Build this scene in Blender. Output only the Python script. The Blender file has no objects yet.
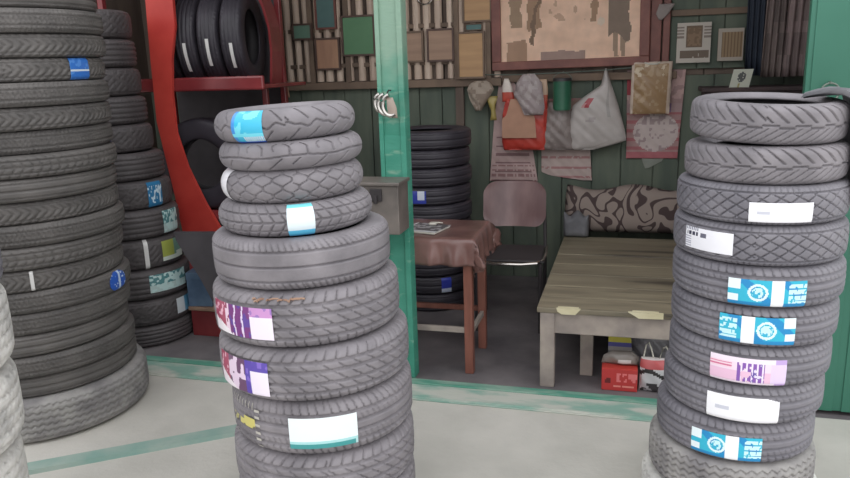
import bpy, bmesh, math, random
import numpy as np
from mathutils import Vector, Matrix
random.seed(7)
SC = bpy.context.scene
COL = SC.collection
PI = math.pi
R_ = math.radians
# World axes: x runs along the shop front to the right, y goes into the shop (y = 0 is the sill), z is up.

# ------------------------------------------------------------------ colour + materials
def lin(c):
    return tuple(((v/255)/12.92 if v/255 <= .04045 else ((v/255+.055)/1.055)**2.4) for v in c)

def new_mat(name):
    m = bpy.data.materials.new(name); m.use_nodes = True
    nt = m.node_tree
    return m, nt, nt.nodes['Principled BSDF']

def mat(name, c1, c2=None, scale=6, stretch=(1,1,1), rough=.7, metal=0, bump=0, detail=5, lo=.35, hi=.65,
        c3=None, scale3=3, lo3=.5, hi3=.6, bumpscale=None, spec=.5, sheen=0, alpha=1, trans=0, coat=0):
    m, nt, b = new_mat(name)
    N, L = nt.nodes, nt.links
    tc = N.new('ShaderNodeTexCoord')
    mp = N.new('ShaderNodeMapping'); mp.inputs['Scale'].default_value = stretch
    L.new(tc.outputs['Object'], mp.inputs['Vector'])
    b.inputs['Base Color'].default_value = (*lin(c1), 1)
    out = None
    if c2:
        n = N.new('ShaderNodeTexNoise'); n.inputs['Scale'].default_value = scale; n.inputs['Detail'].default_value = detail
        L.new(mp.outputs[0], n.inputs['Vector'])
        r = N.new('ShaderNodeValToRGB')
        r.color_ramp.elements[0].position = lo; r.color_ramp.elements[0].color = (*lin(c1), 1)
        r.color_ramp.elements[1].position = hi; r.color_ramp.elements[1].color = (*lin(c2), 1)
        L.new(n.outputs['Fac'], r.inputs['Fac']); out = r.outputs['Color']
        if c3:
            n3 = N.new('ShaderNodeTexNoise'); n3.inputs['Scale'].default_value = scale3; n3.inputs['Detail'].default_value = 6
            L.new(mp.outputs[0], n3.inputs['Vector'])
            mr = N.new('ShaderNodeMapRange'); mr.inputs['From Min'].default_value = lo3; mr.inputs['From Max'].default_value = hi3
            L.new(n3.outputs['Fac'], mr.inputs['Value'])
            mx = N.new('ShaderNodeMix'); mx.data_type = 'RGBA'
            L.new(mr.outputs[0], mx.inputs['Factor']); L.new(out, mx.inputs[6]); mx.inputs[7].default_value = (*lin(c3), 1)
            out = mx.outputs[2]
        L.new(out, b.inputs['Base Color'])
    b.inputs['Roughness'].default_value = rough; b.inputs['Metallic'].default_value = metal
    b.inputs['Specular IOR Level'].default_value = spec
    if coat: b.inputs['Coat Weight'].default_value = coat; b.inputs['Coat Roughness'].default_value = .25
    if sheen: b.inputs['Sheen Weight'].default_value = sheen
    if alpha < 1: b.inputs['Alpha'].default_value = alpha
    if trans: b.inputs['Transmission Weight'].default_value = trans
    if bump:
        nb = N.new('ShaderNodeTexNoise'); nb.inputs['Scale'].default_value = bumpscale or scale*2; nb.inputs['Detail'].default_value = 4
        L.new(mp.outputs[0], nb.inputs['Vector'])
        bp = N.new('ShaderNodeBump'); bp.inputs['Strength'].default_value = bump; bp.inputs['Distance'].default_value = .01
        L.new(nb.outputs['Fac'], bp.inputs['Height']); L.new(bp.outputs[0], b.inputs['Normal'])
    return m

def printed(name, rough=.5, coat=0, mottled=0, alpha=1):
    """paper / plastic whose printed colours are stored on the mesh"""
    m, nt, b = new_mat(name); N, L = nt.nodes, nt.links
    a = N.new('ShaderNodeAttribute'); a.attribute_name = 'ink'
    if mottled:
        tc = N.new('ShaderNodeTexCoord'); n = N.new('ShaderNodeTexNoise'); n.inputs['Scale'].default_value = 14; n.inputs['Detail'].default_value = 6
        L.new(tc.outputs['Object'], n.inputs['Vector'])
        mr = N.new('ShaderNodeMapRange'); mr.inputs['From Min'].default_value = .3; mr.inputs['From Max'].default_value = .7
        mr.inputs['To Min'].default_value = 1-mottled; mr.inputs['To Max'].default_value = 1
        L.new(n.outputs['Fac'], mr.inputs['Value'])
        mx = N.new('ShaderNodeMix'); mx.data_type = 'RGBA'; mx.blend_type = 'MULTIPLY'; mx.inputs['Factor'].default_value = 1
        L.new(a.outputs['Color'], mx.inputs[6]); L.new(mr.outputs[0], mx.inputs[7]); L.new(mx.outputs[2], b.inputs['Base Color'])
    else: L.new(a.outputs['Color'], b.inputs['Base Color'])
    b.inputs['Roughness'].default_value = rough
    if coat: b.inputs['Coat Weight'].default_value = coat
    if alpha < 1: b.inputs['Alpha'].default_value = alpha
    return m

M = {}
M['rubber'] = mat('rubber_dusty_grey', (117,113,117), (144,139,143), scale=7, rough=.62, bump=.15, bumpscale=90)
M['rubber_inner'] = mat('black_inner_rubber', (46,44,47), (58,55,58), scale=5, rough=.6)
M['rubber2'] = mat('rubber_grey', (110,108,115), (136,133,139), scale=6, rough=.6, bump=.15, bumpscale=90)
M['rubber_brown'] = mat('rubber_brown_grey', (92,89,87), (112,108,105), scale=5, rough=.6, bump=.2, bumpscale=70)
M['rubber_dark'] = mat('rubber_black', (72,67,68), (92,87,88), scale=5, rough=.55)
M['rubber_navy'] = mat('rubber_blue_black', (50,47,54), (64,60,68), scale=5, rough=.5)
M['rubber_chalk'] = mat('rubber_caked_in_pale_dust', (168,167,164), (222,220,214), scale=9, rough=.9, bump=.5, bumpscale=40, lo=.3, hi=.6)
M['rubber_dust'] = mat('rubber_pale_dusty', (124,121,122), (164,161,158), scale=8, rough=.85, bump=.3, bumpscale=60)
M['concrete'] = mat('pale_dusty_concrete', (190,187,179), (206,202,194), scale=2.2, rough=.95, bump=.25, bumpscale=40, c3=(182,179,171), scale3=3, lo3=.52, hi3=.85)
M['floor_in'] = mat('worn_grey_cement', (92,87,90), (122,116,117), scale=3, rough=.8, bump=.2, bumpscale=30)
M['sill'] = mat('peeling_green_paint', (136,172,158), (192,194,184), scale=4, stretch=(1,3,3), rough=.8, bump=.3, bumpscale=25, lo=.40, hi=.56)
M['sill_dk'] = mat('green_paint_edge', (84,146,126), (150,172,158), scale=5, stretch=(1,3,3), rough=.8, lo=.45, hi=.7)
M['kerb'] = mat('faded_green_strip', (134,166,156), (168,182,172), scale=5, rough=.85)
M['post'] = mat('turquoise_paint', (58,140,118), (78,156,134), scale=3, stretch=(1,1,3), rough=.6, c3=(140,176,154), scale3=9, lo3=.6, hi3=.75, bump=.2, bumpscale=30)
M['gate'] = mat('green_paint', (48,108,88), (60,120,100), scale=1.5, rough=.5)
M['wallgreen'] = mat('old_dark_green_boards', (88,98,88), (108,116,102), scale=3, stretch=(3,3,.6), rough=.8, bump=.2)
M['walldark'] = mat('dark_brown_boards', (96,84,77), (118,104,94), scale=3, stretch=(3,3,.5), rough=.9)
M['ceil'] = mat('sooty_boards', (120,114,106), (142,134,126), scale=2, rough=.9)
M['bamboo'] = mat('split_bamboo', (186,164,148), (220,200,182), scale=5, stretch=(1,1,.3), rough=.6)
M['lath'] = mat('brown_lath', (110,94,82), (134,114,98), scale=5, rough=.8)
M['redpaint'] = mat('red_paint', (188,58,52), (208,76,66), scale=4, rough=.45)
M['redpaint2'] = mat('dark_red_gloss', (124,46,50), (146,60,62), scale=5, rough=.25, coat=.5)
M['frame'] = mat('reddish_brown_frame_wood', (112,68,62), (136,86,76), scale=8, stretch=(1,1,1), rough=.5)
M['framedark'] = mat('dark_frame_wood', (84,66,60), (104,82,74), scale=8, rough=.6)
M['steel'] = mat('grey_galvanised_steel', (108,102,98), (136,128,122), scale=7, rough=.45, metal=.3, bump=.1)
M['chrome'] = mat('bare_steel', (200,196,190), rough=.25, metal=1)
M['wirecol'] = mat('dull_wire', (120,130,122), rough=.5, metal=.6)
M['vinyl'] = mat('brown_vinyl', (104,74,70), (132,98,92), scale=5, rough=.3, coat=.35, bump=.3, bumpscale=12)
M['tabwood'] = mat('red_brown_table_wood', (120,74,62), (142,90,76), scale=6, stretch=(4,4,.6), rough=.5)
M['chairwood'] = mat('brown_ply', (106,80,80), (140,114,113), scale=4, stretch=(2,2,.6), rough=.3, coat=.3)
M['dark'] = mat('dark_metal', (54,50,52), rough=.5)
M['benchtop'] = mat('olive_brown_planks', (122,113,96), (148,138,116), scale=4, stretch=(.5,4,2), rough=.45, c3=(78,72,62), scale3=2, lo3=.55, hi3=.66)
M['benchwood'] = mat('weathered_grey_wood', (146,136,130), (172,160,150), scale=5, stretch=(2,2,2), rough=.8, bump=.2)
M['rawwood'] = mat('bare_pale_wood', (206,196,160), (222,214,182), scale=8, rough=.7)
M['greybag'] = mat('crumpled_grey_plastic', (130,128,132), (168,166,170), scale=8, rough=.35, bump=.8, bumpscale=20)
M['silverbag'] = mat('crumpled_silver_plastic', (138,128,126), (176,166,162), scale=9, rough=.35, bump=.8, bumpscale=20)
M['cardboard'] = mat('tan_card', (186,150,122), (200,166,138), scale=6, rough=.8)
M['tin'] = mat('green_tin', (40,92,70), (56,112,86), scale=4, rough=.4)
M['wood_tan'] = mat('tan_panel_wood', (178,142,106), (198,160,120), scale=4, stretch=(.5,1,5), rough=.7)
M['wood_brown'] = mat('brown_panel_wood', (160,132,114), (180,150,128), scale=4, stretch=(.5,1,5), rough=.7)
M['wood_red'] = mat('orange_brown_panel_wood', (168,128,106), (190,150,122), scale=4, stretch=(5,1,.6), rough=.7)
M['pgreen'] = mat('green_panel_paint', (94,138,102), (106,148,112), scale=3, rough=.7)
M['pteal'] = mat('teal_panel_paint', (84,116,116), (100,130,126), scale=5, rough=.7)
M['pteal2'] = mat('teal_green_panel_paint', (104,140,122), (120,152,134), scale=5, rough=.7)
M['clothblue'] = mat('dark_blue_cloth', (44,54,72), (60,70,88), scale=5, rough=.9)
M['clothpink'] = mat('faded_pinkish_cloth', (104,92,90), (136,116,114), scale=5, stretch=(4,4,1), rough=.9)
M['clothgrey'] = mat('grey_felt_cloth', (108,108,112), (128,128,132), scale=8, rough=.95, bump=.3)
M['dkbox'] = mat('dark_maroon_wood', (64,54,56), (84,68,68), scale=5, rough=.7)
M['blackboard'] = mat('black_rubber_sheet', (66,62,66), (84,80,84), scale=4, rough=.6)
M['bluebox'] = mat('blue_printed_card', (82,104,132), (108,132,158), scale=9, rough=.6)
M['stone'] = mat('pale_stone', (196,192,180), (214,210,200), scale=12, rough=.95, bump=.4)
M['brownpaper'] = mat('creased_brown_paper', (150,118,100), (176,146,124), scale=12, rough=.8, bump=.5)
M['sheet'] = printed('printed_paper', .75)
M['sheetold'] = printed('aged_printed_paper', .7, mottled=.14)
M['sticker'] = printed('glossy_tread_sticker', .35, coat=.3)
M['plastic'] = printed('printed_plastic_bag', .4, coat=.2, mottled=.15)

def faded_post():
    m = M['post']; nt = m.node_tree; N, L = nt.nodes, nt.links; b = N['Principled BSDF']
    src = b.inputs['Base Color'].links[0].from_socket
    tc = N.new('ShaderNodeTexCoord'); sp = N.new('ShaderNodeSeparateXYZ'); L.new(tc.outputs['Object'], sp.inputs[0])
    n = N.new('ShaderNodeTexNoise'); n.inputs['Scale'].default_value = 9; L.new(tc.outputs['Object'], n.inputs['Vector'])
    ad = N.new('ShaderNodeMath'); ad.operation = 'MULTIPLY_ADD'; ad.inputs[1].default_value = .5; L.new(n.outputs['Fac'], ad.inputs[0]); L.new(sp.outputs[2], ad.inputs[2])
    mr = N.new('ShaderNodeMapRange'); mr.inputs['From Min'].default_value = 1.6; mr.inputs['From Max'].default_value = 1.95; mr.inputs['To Max'].default_value = .85
    L.new(ad.outputs[0], mr.inputs['Value'])
    mx = N.new('ShaderNodeMix'); mx.data_type = 'RGBA'; L.new(mr.outputs[0], mx.inputs['Factor']); L.new(src, mx.inputs[6]); mx.inputs[7].default_value = (*lin((146,172,152)), 1)
    L.new(mx.outputs[2], b.inputs['Base Color'])
faded_post()                                                # older, chalkier paint on the upper half

def floral():
    m, nt, b = new_mat('floral_upholstery'); N, L = nt.nodes, nt.links
    tc = N.new('ShaderNodeTexCoord')
    mp = N.new('ShaderNodeMapping'); mp.inputs['Scale'].default_value = (1, .3, 1); L.new(tc.outputs['Object'], mp.inputs['Vector'])
    n = N.new('ShaderNodeTexNoise'); n.inputs['Scale'].default_value = 4.2; n.inputs['Detail'].default_value = .5; n.inputs['Distortion'].default_value = 1.6
    L.new(mp.outputs[0], n.inputs['Vector'])
    w = N.new('ShaderNodeMath'); w.operation = 'MULTIPLY'; w.inputs[1].default_value = 34; L.new(n.outputs['Fac'], w.inputs[0])
    s = N.new('ShaderNodeMath'); s.operation = 'SINE'; L.new(w.outputs[0], s.inputs[0])
    r = N.new('ShaderNodeValToRGB'); e = r.color_ramp.elements
    e[0].position = .55; e[0].color = (*lin((150,136,128)), 1); e[1].position = .68; e[1].color = (*lin((78,64,63)), 1)
    L.new(s.outputs[0], r.inputs['Fac']); L.new(r.outputs[0], b.inputs['Base Color']); b.inputs['Roughness'].default_value = .9
    return m
M['floral'] = floral()

# ------------------------------------------------------------------ object helpers
def tag(o, label, cat, group=None):
    o['label'] = label; o['category'] = cat
    if group: o['group'] = group
    return o
def root(name, loc, rz, label, cat, group=None):
    o = bpy.data.objects.new(name, None); COL.objects.link(o)
    o.location = loc; o.rotation_euler = (0, 0, rz); o.empty_display_size = .1
    return tag(o, label, cat, group)
def link(name, me, m=None, parent=None, loc=(0,0,0), rot=(0,0,0)):
    o = bpy.data.objects.new(name, me); COL.objects.link(o)
    if m is not None and not me.materials: me.materials.append(m)
    o.parent = parent; o.location = loc; o.rotation_euler = rot
    return o
def from_bm(name, bm, m, parent=None, loc=(0,0,0), rot=(0,0,0), smooth=False, ang=35):
    me = bpy.data.meshes.new(name)
    bmesh.ops.recalc_face_normals(bm, faces=bm.faces)
    if smooth:
        for f in bm.faces: f.smooth = True
        for e in bm.edges:
            if len(e.link_faces) == 2 and e.calc_face_angle(0) > R_(ang): e.smooth = False
    bm.to_mesh(me); bm.free()
    return link(name, me, m, parent, loc, rot)
def bx(bm, x0, x1, y0, y1, z0, z1, bev=0, mx=None):
    g = bmesh.ops.create_cube(bm, size=1)
    vs = g['verts']
    T = Matrix.Translation(((x0+x1)/2, (y0+y1)/2, (z0+z1)/2)) @ Matrix.Diagonal((x1-x0, y1-y0, z1-z0, 1))
    if mx is not None: T = mx @ T
    bmesh.ops.transform(bm, matrix=T, verts=vs)
    if bev:
        es = {e for v in vs for e in v.link_edges}
        bmesh.ops.bevel(bm, geom=list(es), offset=bev, segments=2, profile=.5, affect='EDGES')
def tube_bm(bm, pts, r, n=8, closed=False, flat=1.0):
    pts = [Vector(p) for p in pts]; rings = []
    k = len(pts)
    for i, p in enumerate(pts):
        a = pts[(i-1) % k] if (closed or i > 0) else p
        b = pts[(i+1) % k] if (closed or i < k-1) else p
        d = (b-a).normalized()
        up = Vector((0,0,1)) if abs(d.z) < .95 else Vector((1,0,0))
        u = d.cross(up).normalized(); v = u.cross(d)
        rr = r[i] if isinstance(r, (list, tuple)) else r
        rings.append([bm.verts.new(p + rr*math.cos(2*PI*j/n)*u + rr*flat*math.sin(2*PI*j/n)*v) for j in range(n)])
    for i in range(k if closed else k-1):
        A, B = rings[i], rings[(i+1) % k]
        for j in range(n): bm.faces.new((A[j], A[(j+1) % n], B[(j+1) % n], B[j]))
    if not closed: bm.faces.new(rings[0][::-1]); bm.faces.new(rings[-1])
def prism(bm, poly, y0, y1):
    a = [bm.verts.new((x, y0, z)) for x, z in poly]; b = [bm.verts.new((x, y1, z)) for x, z in poly]
    bm.faces.new(a); bm.faces.new(b[::-1])
    for i in range(len(poly)): j = (i+1) % len(poly); bm.faces.new((a[i], b[i], b[j], a[j]))
def struct(name, bm, m, **k):
    o = from_bm(name, bm, m, **k); o['kind'] = 'structure'; return o

def ink(me, cols):
    """one printed colour per face"""
    at = me.color_attributes.new('ink', 'FLOAT_COLOR', 'CORNER')
    buf = np.ones((len(me.loops), 4), dtype=np.float32); i = 0
    for p, c in zip(me.polygons, cols):
        buf[i:i+p.loop_total, :3] = c; i += p.loop_total
    at.data.foreach_set('color', buf.ravel())

def hsh(*a):
    s = math.sin(sum(v*k for v, k in zip(a, (12.9898, 78.233, 37.719))))*43758.5453
    return s - math.floor(s)

def vn(x, y):
    i, j = math.floor(x), math.floor(y); a, b = x-i, y-j; a, b = a*a*(3-2*a), b*b*(3-2*b)
    return (hsh(i, j)*(1-a)+hsh(i+1, j)*a)*(1-b)+(hsh(i, j+1)*(1-a)+hsh(i+1, j+1)*a)*b

def sheet(name, rows, paint, m, parent=None, loc=(0,0,0), rot=(0,0,0), puff=.0, wrinkle=0, seed=0, nu=24, nv=24, thick=.0015, folds=0):
    """closed limp sheet or bag. rows: (z, x_left, x_right) from top to bottom; paint(u 0..1 left-right, v 0..1 bottom-top)"""
    rz = [r[0] for r in rows]; zt, zb = rz[0], rz[-1]
    L = np.array(rows, float)
    V, F, C = [], [], []
    def pt(i, j, side):
        v = j/nv; z = zt+(zb-zt)*v
        xl = np.interp(-z, -L[:,0], L[:,1]); xr = np.interp(-z, -L[:,0], L[:,2])
        u = i/nu; x = xl+(xr-xl)*u
        e = max(0, 4*u*(1-u))**.5 * max(0, 4*v*(1-v))**.35
        w = wrinkle*(math.sin(x*37+seed+z*13)+math.sin(z*51+x*29+seed*2)+math.sin((x+z)*83+seed))/3
        w += folds*math.sin(u*PI*7+seed+v*1.5)*(.4+.6*v)
        return (x, -(puff*e*side + (w*side if puff else w)) - thick*.5*side, z)
    for side in (1, -1):
        base = len(V)
        for j in range(nv+1):
            for i in range(nu+1): V.append(pt(i, j, side))
        for j in range(nv):
            for i in range(nu):
                a = base+j*(nu+1)+i; q = (a, a+nu+1, a+nu+2, a+1)
                F.append(q if side > 0 else q[::-1])
                C.append(lin(paint((i+.5)/nu, 1-(j+.5)/nv)) if paint else (1,1,1))
    n1 = (nu+1)*(nv+1)
    edge = [j*(nu+1) for j in range(nv+1)] + [nv*(nu+1)+i for i in range(1, nu+1)] + [j*(nu+1)+nu for j in range(nv-1, -1, -1)] + [i for i in range(nu-1, 0, -1)]
    for k in range(len(edge)):
        a, b = edge[k], edge[(k+1) % len(edge)]
        F.append((a, a+n1, b+n1, b)); C.append(C[0])
    me = bpy.data.meshes.new(name); me.from_pydata(V, [], F); me.update()
    me.polygons.foreach_set('use_smooth', [bool(puff or wrinkle or folds)]*len(F))
    if paint: ink(me, C)
    return link(name, me, m, parent, loc, rot)

# ------------------------------------------------------------------ tyres
def ln(d, w):                       # 1 in the middle of a groove, 0 outside
    return np.clip((w-np.abs(d))/(w*.45), 0, 1)
def per(x, p):                      # signed distance to the nearest multiple of p
    return (x+p/2) % p - p/2
def pat_rib(x, y, w):
    g = np.zeros_like(x)
    for c in (-.46, -.16, .16, .46): g = np.maximum(g, ln(y-c*w, .0055))
    sh = np.maximum(ln(per(x+.25*y, .026), .0022)*(np.abs(y) > .52*w), .55*ln(per(x+.5*y, .021), .0016)*(np.abs(y) < .44*w)*(np.abs(y) > .18*w))
    return np.maximum(g, sh)
def pat_rib_slant(x, y, w):
    g = np.zeros_like(x)
    for c in (-.5, -.18, .2, .5): g = np.maximum(g, ln(y-c*w, .006))
    top = ln(per(x-.45*y, .036), .0036)*(y > .5*w)
    mid = .8*ln(per(x+1.4*y, .05), .0026)*(y < .5*w)*(y > -.5*w)
    return np.maximum(g, np.maximum(np.maximum(top, mid), ln(per(x+.2*y, .03), .0022)*(y < -.5*w)))
def pat_net(x, y, w):
    g = np.maximum(ln(per(x-1.3*y, .046), .0032), ln(per(x+1.9*y, .06), .003))*(np.abs(y) < .62*w)
    g = np.maximum(g, ln(y-.6*w, .003)); g = np.maximum(g, ln(y+.6*w, .003))
    return np.maximum(g, ln(per(x, .017), .002)*(np.abs(y) > .66*w))
def pat_slant(x, y, w):
    zz = .05*w*np.sign(np.sin(x*2*PI/.09))
    g = ln(y-zz+.05*w, .0035)
    g = np.maximum(g, ln(per(x+1.15*y, .042), .0042)*(y > .1*w)*(y < .95*w))
    return np.maximum(g, .7*ln(per(x-1.5*y, .03), .002)*(y < -.12*w)*(y > -.95*w))
def pat_wave(x, y, w):
    g = ln(y-.006*np.sin(x*2*PI/.09)-.003*np.sin(x*2*PI/.045), .0032)
    a = ln(per(x+.9*y, .062), .0034)*(y > .2*w)*(y < .86*w)
    b = ln(per(x-.9*y+.03, .062), .0032)*(y < -.2*w)*(y > -.86*w)
    return np.maximum(g, np.maximum(a, b))
def pat_leaf(x, y, w):
    g = ln(y+.003*np.sin(x*2*PI/.2), .0028)
    a = ln(per(x+.016*np.cos(y/w*5)+1.3*y, .085), .0034)*(y > .08*w)*(y < .8*w)
    c = .8*ln(per(x-.016*np.cos(y/w*5)-.8*y, .085), .0026)*(y > .3*w)*(y < .8*w)
    b = ln(per(x-1.3*y+.04, .085), .003)*(y < -.1*w)*(y > -.8*w)
    return np.maximum(np.maximum(g, c), np.maximum(a, b))
def pat_diamond(x, y, w):
    wob = .004*np.sin(y*260)
    g = np.maximum(ln(per(x-1.25*y+wob, .062), .0036), ln(per(x+1.25*y-wob, .062), .0036))
    return g*(np.abs(y) < .93*w)
def pat_block(x, y, w):
    g = np.maximum(ln(per(x+.7*np.abs(y), .036), .0034), ln(y-.42*w, .003))
    g = np.maximum(g, ln(y+.42*w, .003)); st = per(x+.018, .036)
    return np.maximum(g, ln(y, .003))
def pat_chev(x, y, w):
    g = ln(per(x+1.1*np.abs(y), .034), .0055)
    return np.maximum(g, ln(np.abs(y)-.5*w, .003))*(np.abs(y) < .95*w)
def pat_zig(x, y, w):
    z = .006*(np.abs(per(x, .034))/.017*2-1)
    g = np.zeros_like(x)
    for c in (-.6, -.35, -.1, .15, .4, .65): g = np.maximum(g, ln(y-z-c*w, .0036))
    return g
def pat_fine(x, y, w):
    g = np.zeros_like(x)
    for c in (-.5, 0, .5): g = np.maximum(g, ln(y-c*w, .004))
    return np.maximum(g, .7*ln(per(x+.4*y, .02), .003)*(np.abs(y) > .55*w))
def pat_dot(x, y, w):
    return np.maximum(ln(per(x+.5*per(y, .03), .02), .004), ln(per(y, .02), .0025))*(np.abs(y) < .9*w)

def outer(D, w, kind):
    """tread radius and height as functions of v in -1..1"""
    R, hw = D/2, w/2
    if kind == 'round':
        def f(v):
            a = v*R_(80); return R - .46*w*(1-np.cos(a))*.95, hw*.985*np.sin(a)/math.sin(R_(80))
    else:
        def f(v):
            k = np.clip((np.abs(v)-.62)/.38, 0, 1)
            return R - .004*v**2 - .20*w*(1-np.sqrt(np.maximum(0, 1-k**2*.97)))*1.05, hw*.97*v
    return f

def tyre_mesh(name, D, w, rim, kind, pat, nu=300, nt=34, depth=.006, seed=0):
    R, hw, r = D/2, w/2, rim/2
    f = outer(D, w, kind)
    v = np.linspace(-1, 1, nt)
    tr, tz = f(v)
    re, ze = tr[-1], tz[-1]
    side = [(re-(re-r)*.22, hw), (re-(re-r)*.45, hw*1.0), (re-(re-r)*.7, hw*.96), (re-(re-r)*.86, hw*.86), (r+.004, hw*.8), (r, hw*.72)]
    inn = [(r+.003, hw*.62), (r+(re-r)*.35, hw*.8), (r+(re-r)*.7, hw*.82), (R-.03, hw*.55), (R-.022, 0)]
    if kind == 'round': inn[3] = (R-.035, hw*.5)
    prof = [(a, -b) for a, b in side[::-1]] + list(zip(tr, tz)) + side + inn + [(a, -b) for a, b in inn[:-1][::-1]]
    prof = np.array(prof); npf = len(prof); k0 = len(side)
    th = np.linspace(0, 2*PI, nu, endpoint=False)
    TH, RR = np.meshgrid(th, prof[:,0], indexing='ij'); ZZ = np.broadcast_to(prof[:,1], RR.shape).copy(); RR = RR.copy()
    circ = 2*PI*R
    if pat:
        arc = np.concatenate([[0], np.cumsum(np.hypot(np.diff(tr), np.diff(tz)))]); arc -= arc[-1]/2; half = arc[-1]
        X = TH[:, k0:k0+nt]*R + seed*.37; Y = np.broadcast_to(arc, X.shape)
        g = pat(X, Y, half)
        RR[:, k0:k0+nt] -= depth*g*(np.abs(np.broadcast_to(v, X.shape)) < .97)
    P = np.stack([RR*np.sin(TH), -RR*np.cos(TH), ZZ], -1).reshape(-1, 3)
    i = np.arange(nu)[:, None]; j = np.arange(npf)[None, :]
    a = i*npf+j; b = ((i+1) % nu)*npf+j; c = ((i+1) % nu)*npf+(j+1) % npf; d = i*npf+(j+1) % npf
    Fq = np.stack([a, b, c, d], -1).reshape(-1, 4)
    me = bpy.data.meshes.new(name)
    me.vertices.add(len(P)); me.vertices.foreach_set('co', P.ravel())
    me.loops.add(Fq.size); me.loops.foreach_set('vertex_index', Fq.ravel().astype(np.int32))
    me.polygons.add(len(Fq)); me.polygons.foreach_set('loop_start', np.arange(0, Fq.size, 4, dtype=np.int32))
    me.update(calc_edges=True); me.validate()
    me.polygons.foreach_set('use_smooth', np.ones(len(me.polygons), dtype=bool))
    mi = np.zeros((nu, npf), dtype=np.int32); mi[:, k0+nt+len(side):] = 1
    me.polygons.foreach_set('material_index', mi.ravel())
    return me

def sticker(D, w, kind, a0, a1, v0, v1, paint, nx=88, ny=34, lift=.0018, name='sticker', skip=None, wide=0, skew=0):
    """paper label following the tread; a = degrees from the front of the tyre, v = -1..1 across it, top is +1"""
    f = outer(D, w, kind)
    V, F, C = [], [], []
    for j in range(ny+1):
        for i in range(nx+1):
            v = v0+(v1-v0)*j/ny; a = R_(a0+(a1-a0)*i/nx + skew*(j/ny-.5))
            rr, zz = f(np.array(v)); rr = float(rr)+lift
            V.append((rr*math.sin(a), -rr*math.cos(a), float(zz)*(1 + lift*4)))
    for j in range(ny):
        for i in range(nx):
            c = paint((i+.5)/nx, (j+.5)/ny)
            if c is None: continue
            q = j*(nx+1)+i; F.append((q, q+1, q+nx+2, q+nx+1)); C.append(lin(c))
    me = bpy.data.meshes.new(name); me.from_pydata(V, [], F); me.update(); ink(me, C)
    me.polygons.foreach_set('use_smooth', [True]*len(F))
    return me

CAM = Vector((1.1145, -3.4457, 1.6))
HEAD = R_(15.79)                    # the camera looks this far to the left of +y
def face_cam(x, y):                 # rotation that turns a tyre's front (-y) towards where a visitor stands
    return math.atan2(CAM.x-x, -(CAM.y-y))

def tyre(me, m, x, y, z, label, group, tilt=(0,0), spin=None, stk=None, cat='tyre'):
    """tyre as a root mesh; its stickers are parts"""
    o = link('tyre', me, None); 
    if not me.materials: me.materials.append(m)
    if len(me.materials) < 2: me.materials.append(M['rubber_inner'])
    rz = face_cam(x, y) if spin is None else spin
    o.location = (x, y, z); o.rotation_euler = (tilt[0], tilt[1], rz)
    tag(o, label, cat, group)
    for s in stk or []:
        p = link('sticker', s[0], M['sticker'], parent=o)
        if len(s) > 1: p['label'] = s[1]
    return o

# --- sticker artwork
W = (246,246,250)
def p_cyan(u, v):
    if v < .12: return (60,110,225)
    if v < .3 and (int(u*44) % 3 != 0) and u > .35: return (225,235,245)
    if .3 < v < .38: return (120,225,245)
    if u < .12: return (70,150,225)
    return (58,190,226) if vn(u*6+0, v*5) > .35 else (120,222,240)
def p_whitering(u, v):
    r = math.hypot((u-.45)*1.0, (v-.45)*1.7)
    if .14 < r < .19 or (r < .06): return (140,138,146)
    return (240,238,242)
def p_cyanwhite(u, v):
    if v > .84: return (130,226,236)
    if v < .1: return (84,150,215)
    if v < .3: return (96,200,240)
    return (232,246,252)
def p_magenta(u, v):
    # red and violet ribbon with white letter shapes
    n = vn(u*22+0, v*7)
    if v < .46-u*1.1 + (0.06 if n > .5 else 0) and u < .42: return (250,242,248)
    if u > .7 and v < .72: return (247,236,250)
    if u < .28: return (168,52,92) if n > .22 else (236,180,200)
    if .28 <= u < .36: return (242,214,232) if n > .3 else (150,50,92)
    if u < .7: 
        if .5 < (u*7.5+.3*vn(u*9, v*5)) % 1 < .72: return (235,220,245)
        return (124,58,128) if n > .45 else (98,70,156)
    return (206,150,206) if n > .5 else (160,120,190)
def p_magenta2(u, v):
    n = vn(u*22+3.3, v*7)
    if v < .5-u*1.1 and u < .45: return (250,240,248)
    if u > .72 and v < .72: return (246,236,250)
    if u < .26: return (170,60,96) if n > .2 else (240,200,214)
    if u > .62: return (92,72,172) if n > .3 else (130,104,200)
    return (236,214,236) if vn(u*14, v*4) > .55 else (110,76,110)
def p_whiteteal(u, v):
    if v < .16: return (60,150,150) if u < .97 else (180,220,220)
    if v < .24: return (170,222,222)
    return (236,246,248)
def p_white(u, v):
    if .12 < u < .32 and .42 < v < .56: return (206,208,220)
    return (250,250,254)
def p_spec(u, v):
    if v > .86 and u < .34 and int(u*44) % 2: return (120,120,140)
    if .62 < v < .78 and .05 < u < .32 and (int(u*44) % 4 != 3): return (66,66,84)
    if .6 < v < .78 and .38 < u < .5: return (110,110,126)
    if v < .56 and u < .16 and int(v*18) % 2: return (186,186,200)
    return (246,246,252)
def cyan_logo(u, v, cx, wx0, wx1, flip=False):
    n = vn(u*40+0, v*8)
    if wx0 < u < wx1: return (250,252,254)
    r = math.hypot((u-cx)*2.6, v-.52)
    if .24 < r < .33: return (226,250,254)
    if r < .2: return (206,246,252) if n > .35 else (46,178,214)
    e = u if not flip else 1-u
    if e < .16 and v > .62: return (236,250,254)
    if e < .14 and .16 < v < .42: return (238,250,254)
    if e > .76 and .14 < v < .9 and int(v*18) % 4 != 0 and n > .3: return (206,246,252)
    return (18,140,200) if v < .16 or (u+v*.4) % .5 < .16 else (44,184,214)
def p_cyanA(u, v): return cyan_logo(u, v, .38, .55, .7)
def p_cyanB(u, v): return cyan_logo(u, v, .62, .3, .47, True)
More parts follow.
